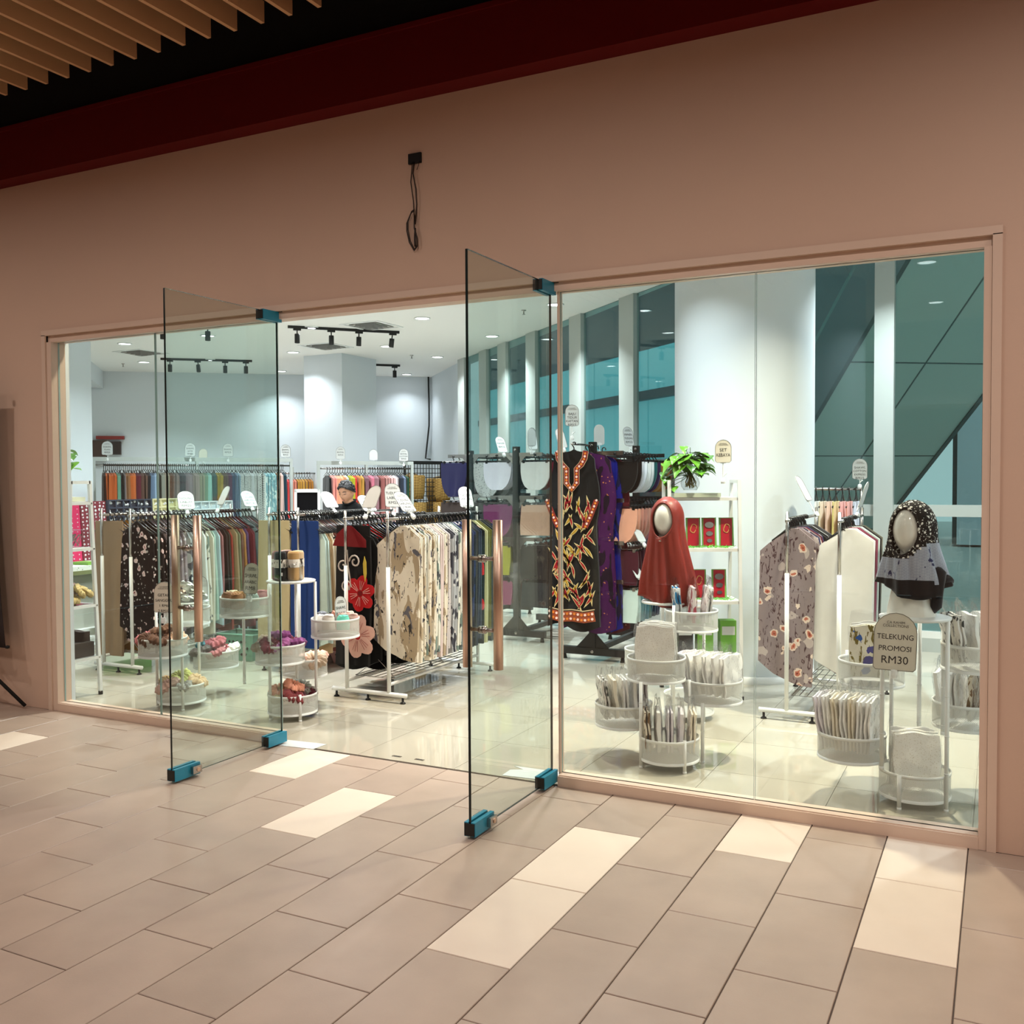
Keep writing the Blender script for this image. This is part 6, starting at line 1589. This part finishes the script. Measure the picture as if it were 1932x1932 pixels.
S((-3.66, 1.40, 1.262), [('TUDUNG', .15), ('SARUNG', .15), ('CORAK L', .15), ('RM18', .16)], 'tilted TUDUNG SARUNG CORAK sign by the near right post of the centre rack', 1.15, .85, h=.21, w=.115, stem=.04)
S((-4.10, 1.55, 1.262), [('TUDUNG', .15), ('SARUNG', .15), ('L', .15), ('RM23', .16)], 'tilted TUDUNG SARUNG L RM23 sign between the centre rack posts', 1.15, .85, h=.18, w=.11, stem=.03)
S((-3.97, 1.28, 1.262), [], 'shaded grey sign seen from behind by the near left post of the centre rack', -.22, .45, h=.175, w=.14, stem=.06, brand=False, grey=True)
S((-4.05, 1.75, 1.262), [('TUDUNG', .15), ('LABUH', .15), ('RM23', .16)], 'half hidden white sign behind the grey sign on the centre rack', .75, .35, h=.19, w=.12, stem=.05)
S((-3.70, 2.26, 1.262), [('TUDUNG', .15), ('SARUNG', .15), ('L', .15), ('RM18', .16)], 'tilted TUDUNG SARUNG L RM18 sign at the far end of the centre rack', .8, .55, h=.19, w=.11, stem=.04)
S((-4.88, 2.12, 1.262), [('TUDUNG', .15), ('SARUNG', .15), ('XL', .15), ('RM10', .16)], 'tilted TUDUNG SARUNG XL RM10 sign on the middle rack, before the man', 1.1, .85, h=.20, w=.115, stem=.04)
S((-5.88, 1.50, 1.262), [('TUDUNG', .15), ('LABUH', .15), ('RM25', .16)], 'tilted white sign clipped midway along the left rack', .9, .75, h=.20, w=.13, stem=.03)
S((-6.05, 2.02, 1.262), [], 'shaded grey sign seen from behind towards the far end of the left rack', -.3, .45, h=.18, w=.11, stem=.05, brand=False, grey=True)
S((-6.02, 2.42, 1.262), [('TUDUNG', .15), ('SARUNG', .15), ('RM18', .16)], 'tilted white sign at the far end of the left rack', 1.1, .8, h=.20, w=.12, stem=.03)
S((-1.17, 2.78, 1.262), [], 'pink-backed sign at the far end of the right rack left rail', 1.35, .5, h=.20, w=.11, stem=.10, brand=False)
S((-.87, 2.62, 1.262), [], 'white sign seen edge on over the right rack right rail', 1.45, -.3, h=.18, w=.10, stem=.05, brand=False)
S((-1.02, 3.93, 1.45), [('SHAWL', .16), ('COTTON', .15), ('EXPRESS', .14), ('RM15', .17)], 'SHAWL COTTON RM15 sign above the rail before the right window', .10, .0, h=.165, w=.115, stem=.05)
for (x, y, z, nm, lines, h, wd_) in ((-9.83, 4.10, 1.80, 'SHAWL RM25 sign half hidden at the left end of the long back rack', [('SHAWL', .17), ('PLAIN', .15), ('RM25', .17)], .17, .13), (-9.23, 4.87, 1.79, 'SHAWL SATIN RM25 sign, second on the long back rack', [('SHAWL', .17), ('SATIN', .14), ('RM25', .17)], .17, .13), (-9.0, 5.30, 1.79, 'SHAWL RM25 sign, third on the long back rack', [('SHAWL', .18), ('RM25', .2)], .17, .13), (-8.60, 5.96, 1.79, 'SHAWL CORAK RM15 sign at the right end of the long back rack', [('SHAWL', .17), ('CORAK', .16), ('RM15', .17)], .17, .13),
                              (-7.93, 6.28, 1.76, 'ivory sign at the left of the rack behind the man', [('BAWAL', .16), ('RM10', .18)], .165, .12), (-7.76, 6.80, 1.75, 'grey sign with clip bar in the middle of the rack behind the man', [], .15, .12), (-7.46, 7.10, 1.74, 'BAWAL COTTON RM10 sign at the right of the rack behind the man', [('BAWAL', .16), ('COTTON', .15), ('RM10', .17)], .17, .13)):
    S((x, y, z), lines, nm, .66, 0, h=h, w=wd_, stem=.045, brand=bool(lines))
S((-9.26, 5.12, 1.77), [], 'warm ivory sign overlapping the satin sign on the long back rack', .5, .1, h=.14, w=.11, stem=.03, ivory=True, brand=False)
S((-4.25, 4.60, 1.76), [], 'white sign on the far side of the left black rack', .9, .2, h=.17, w=.10, stem=.06, brand=False)
S((-4.14, 3.72, 1.75), [('INNER', .16), ('RM10', .17)], 'tilted white sign left of the post on the left black rack', 1.0, .5, h=.17, w=.10, stem=.02)
S((-3.87, 3.76, 1.77), [], 'narrow white sign right of the post on the left black rack', 1.2, .0, h=.17, w=.10, stem=.05, brand=False)
S((-3.02, 3.30, 1.74), [], 'white sign seen from behind on the right black rack', PI+.9, .0, h=.17, w=.10, stem=.06, brand=False)
S((-2.85, 3.60, 1.74), [('INNER', .16), ('TUDUNG', .15), ('RM10', .17)], 'INNER TUDUNG RM10 sign on the right black rack', .95, .25, h=.17, w=.10, stem=.06)
S((-3.20, 2.97, 1.76), [], 'white sign seen edge on left of the black kaftan', 1.2, .35, h=.17, w=.10, stem=.01, brand=False)
S((-2.60, 3.22, .98), [], 'small tilted white sign beside the face of the red-hooded mannequin', 1.0, .7, h=.13, w=.08, stem=.02, brand=False)
S((-2.62, 3.22, .68), [], 'small tilted white sign above the mint skirts', 1.0, .7, h=.12, w=.08, stem=.02, brand=False)
S((-3.83, .80, .565), [('SHAWL', .15), ('BAWAL', .15), ('RM10', .16)], 'narrow white sign standing in the right basket of the tights tower', 1.40, .05, h=.18, w=.10, stem=.01)
# royal blue garment glimpsed at the right edge
garment('long_dress', 'royal blue dress hanging half hidden at the right jamb', 'dress', (.10, 2.6, 1.50), c_((18, 34, 130)), 'shawl', 1, .40, 1.2, .3)
garment('long_dress', 'ochre dress hanging behind the royal blue dress', 'dress', (.16, 2.68, 1.50), c_((176, 128, 60)), 'shawl', 2, .38, 1.2, .3)
t = thing('wall_rail', 'chrome rail carrying the blue dress beyond the right jamb', 'clothes rack', (.1, 2.5, 0)); MB().tube([(0, -.05, 1.5), (.05, .6, 1.5)], .011, 8).build('hanging_rail', M_chrome, t); MB().tube([(.05, .6, 0), (.05, .6, 1.5)], .012, 8).build('post', M_chrome, t); MB().tube([(0, -.05, 0), (0, -.05, 1.5)], .012, 8).build('post', M_chrome, t)
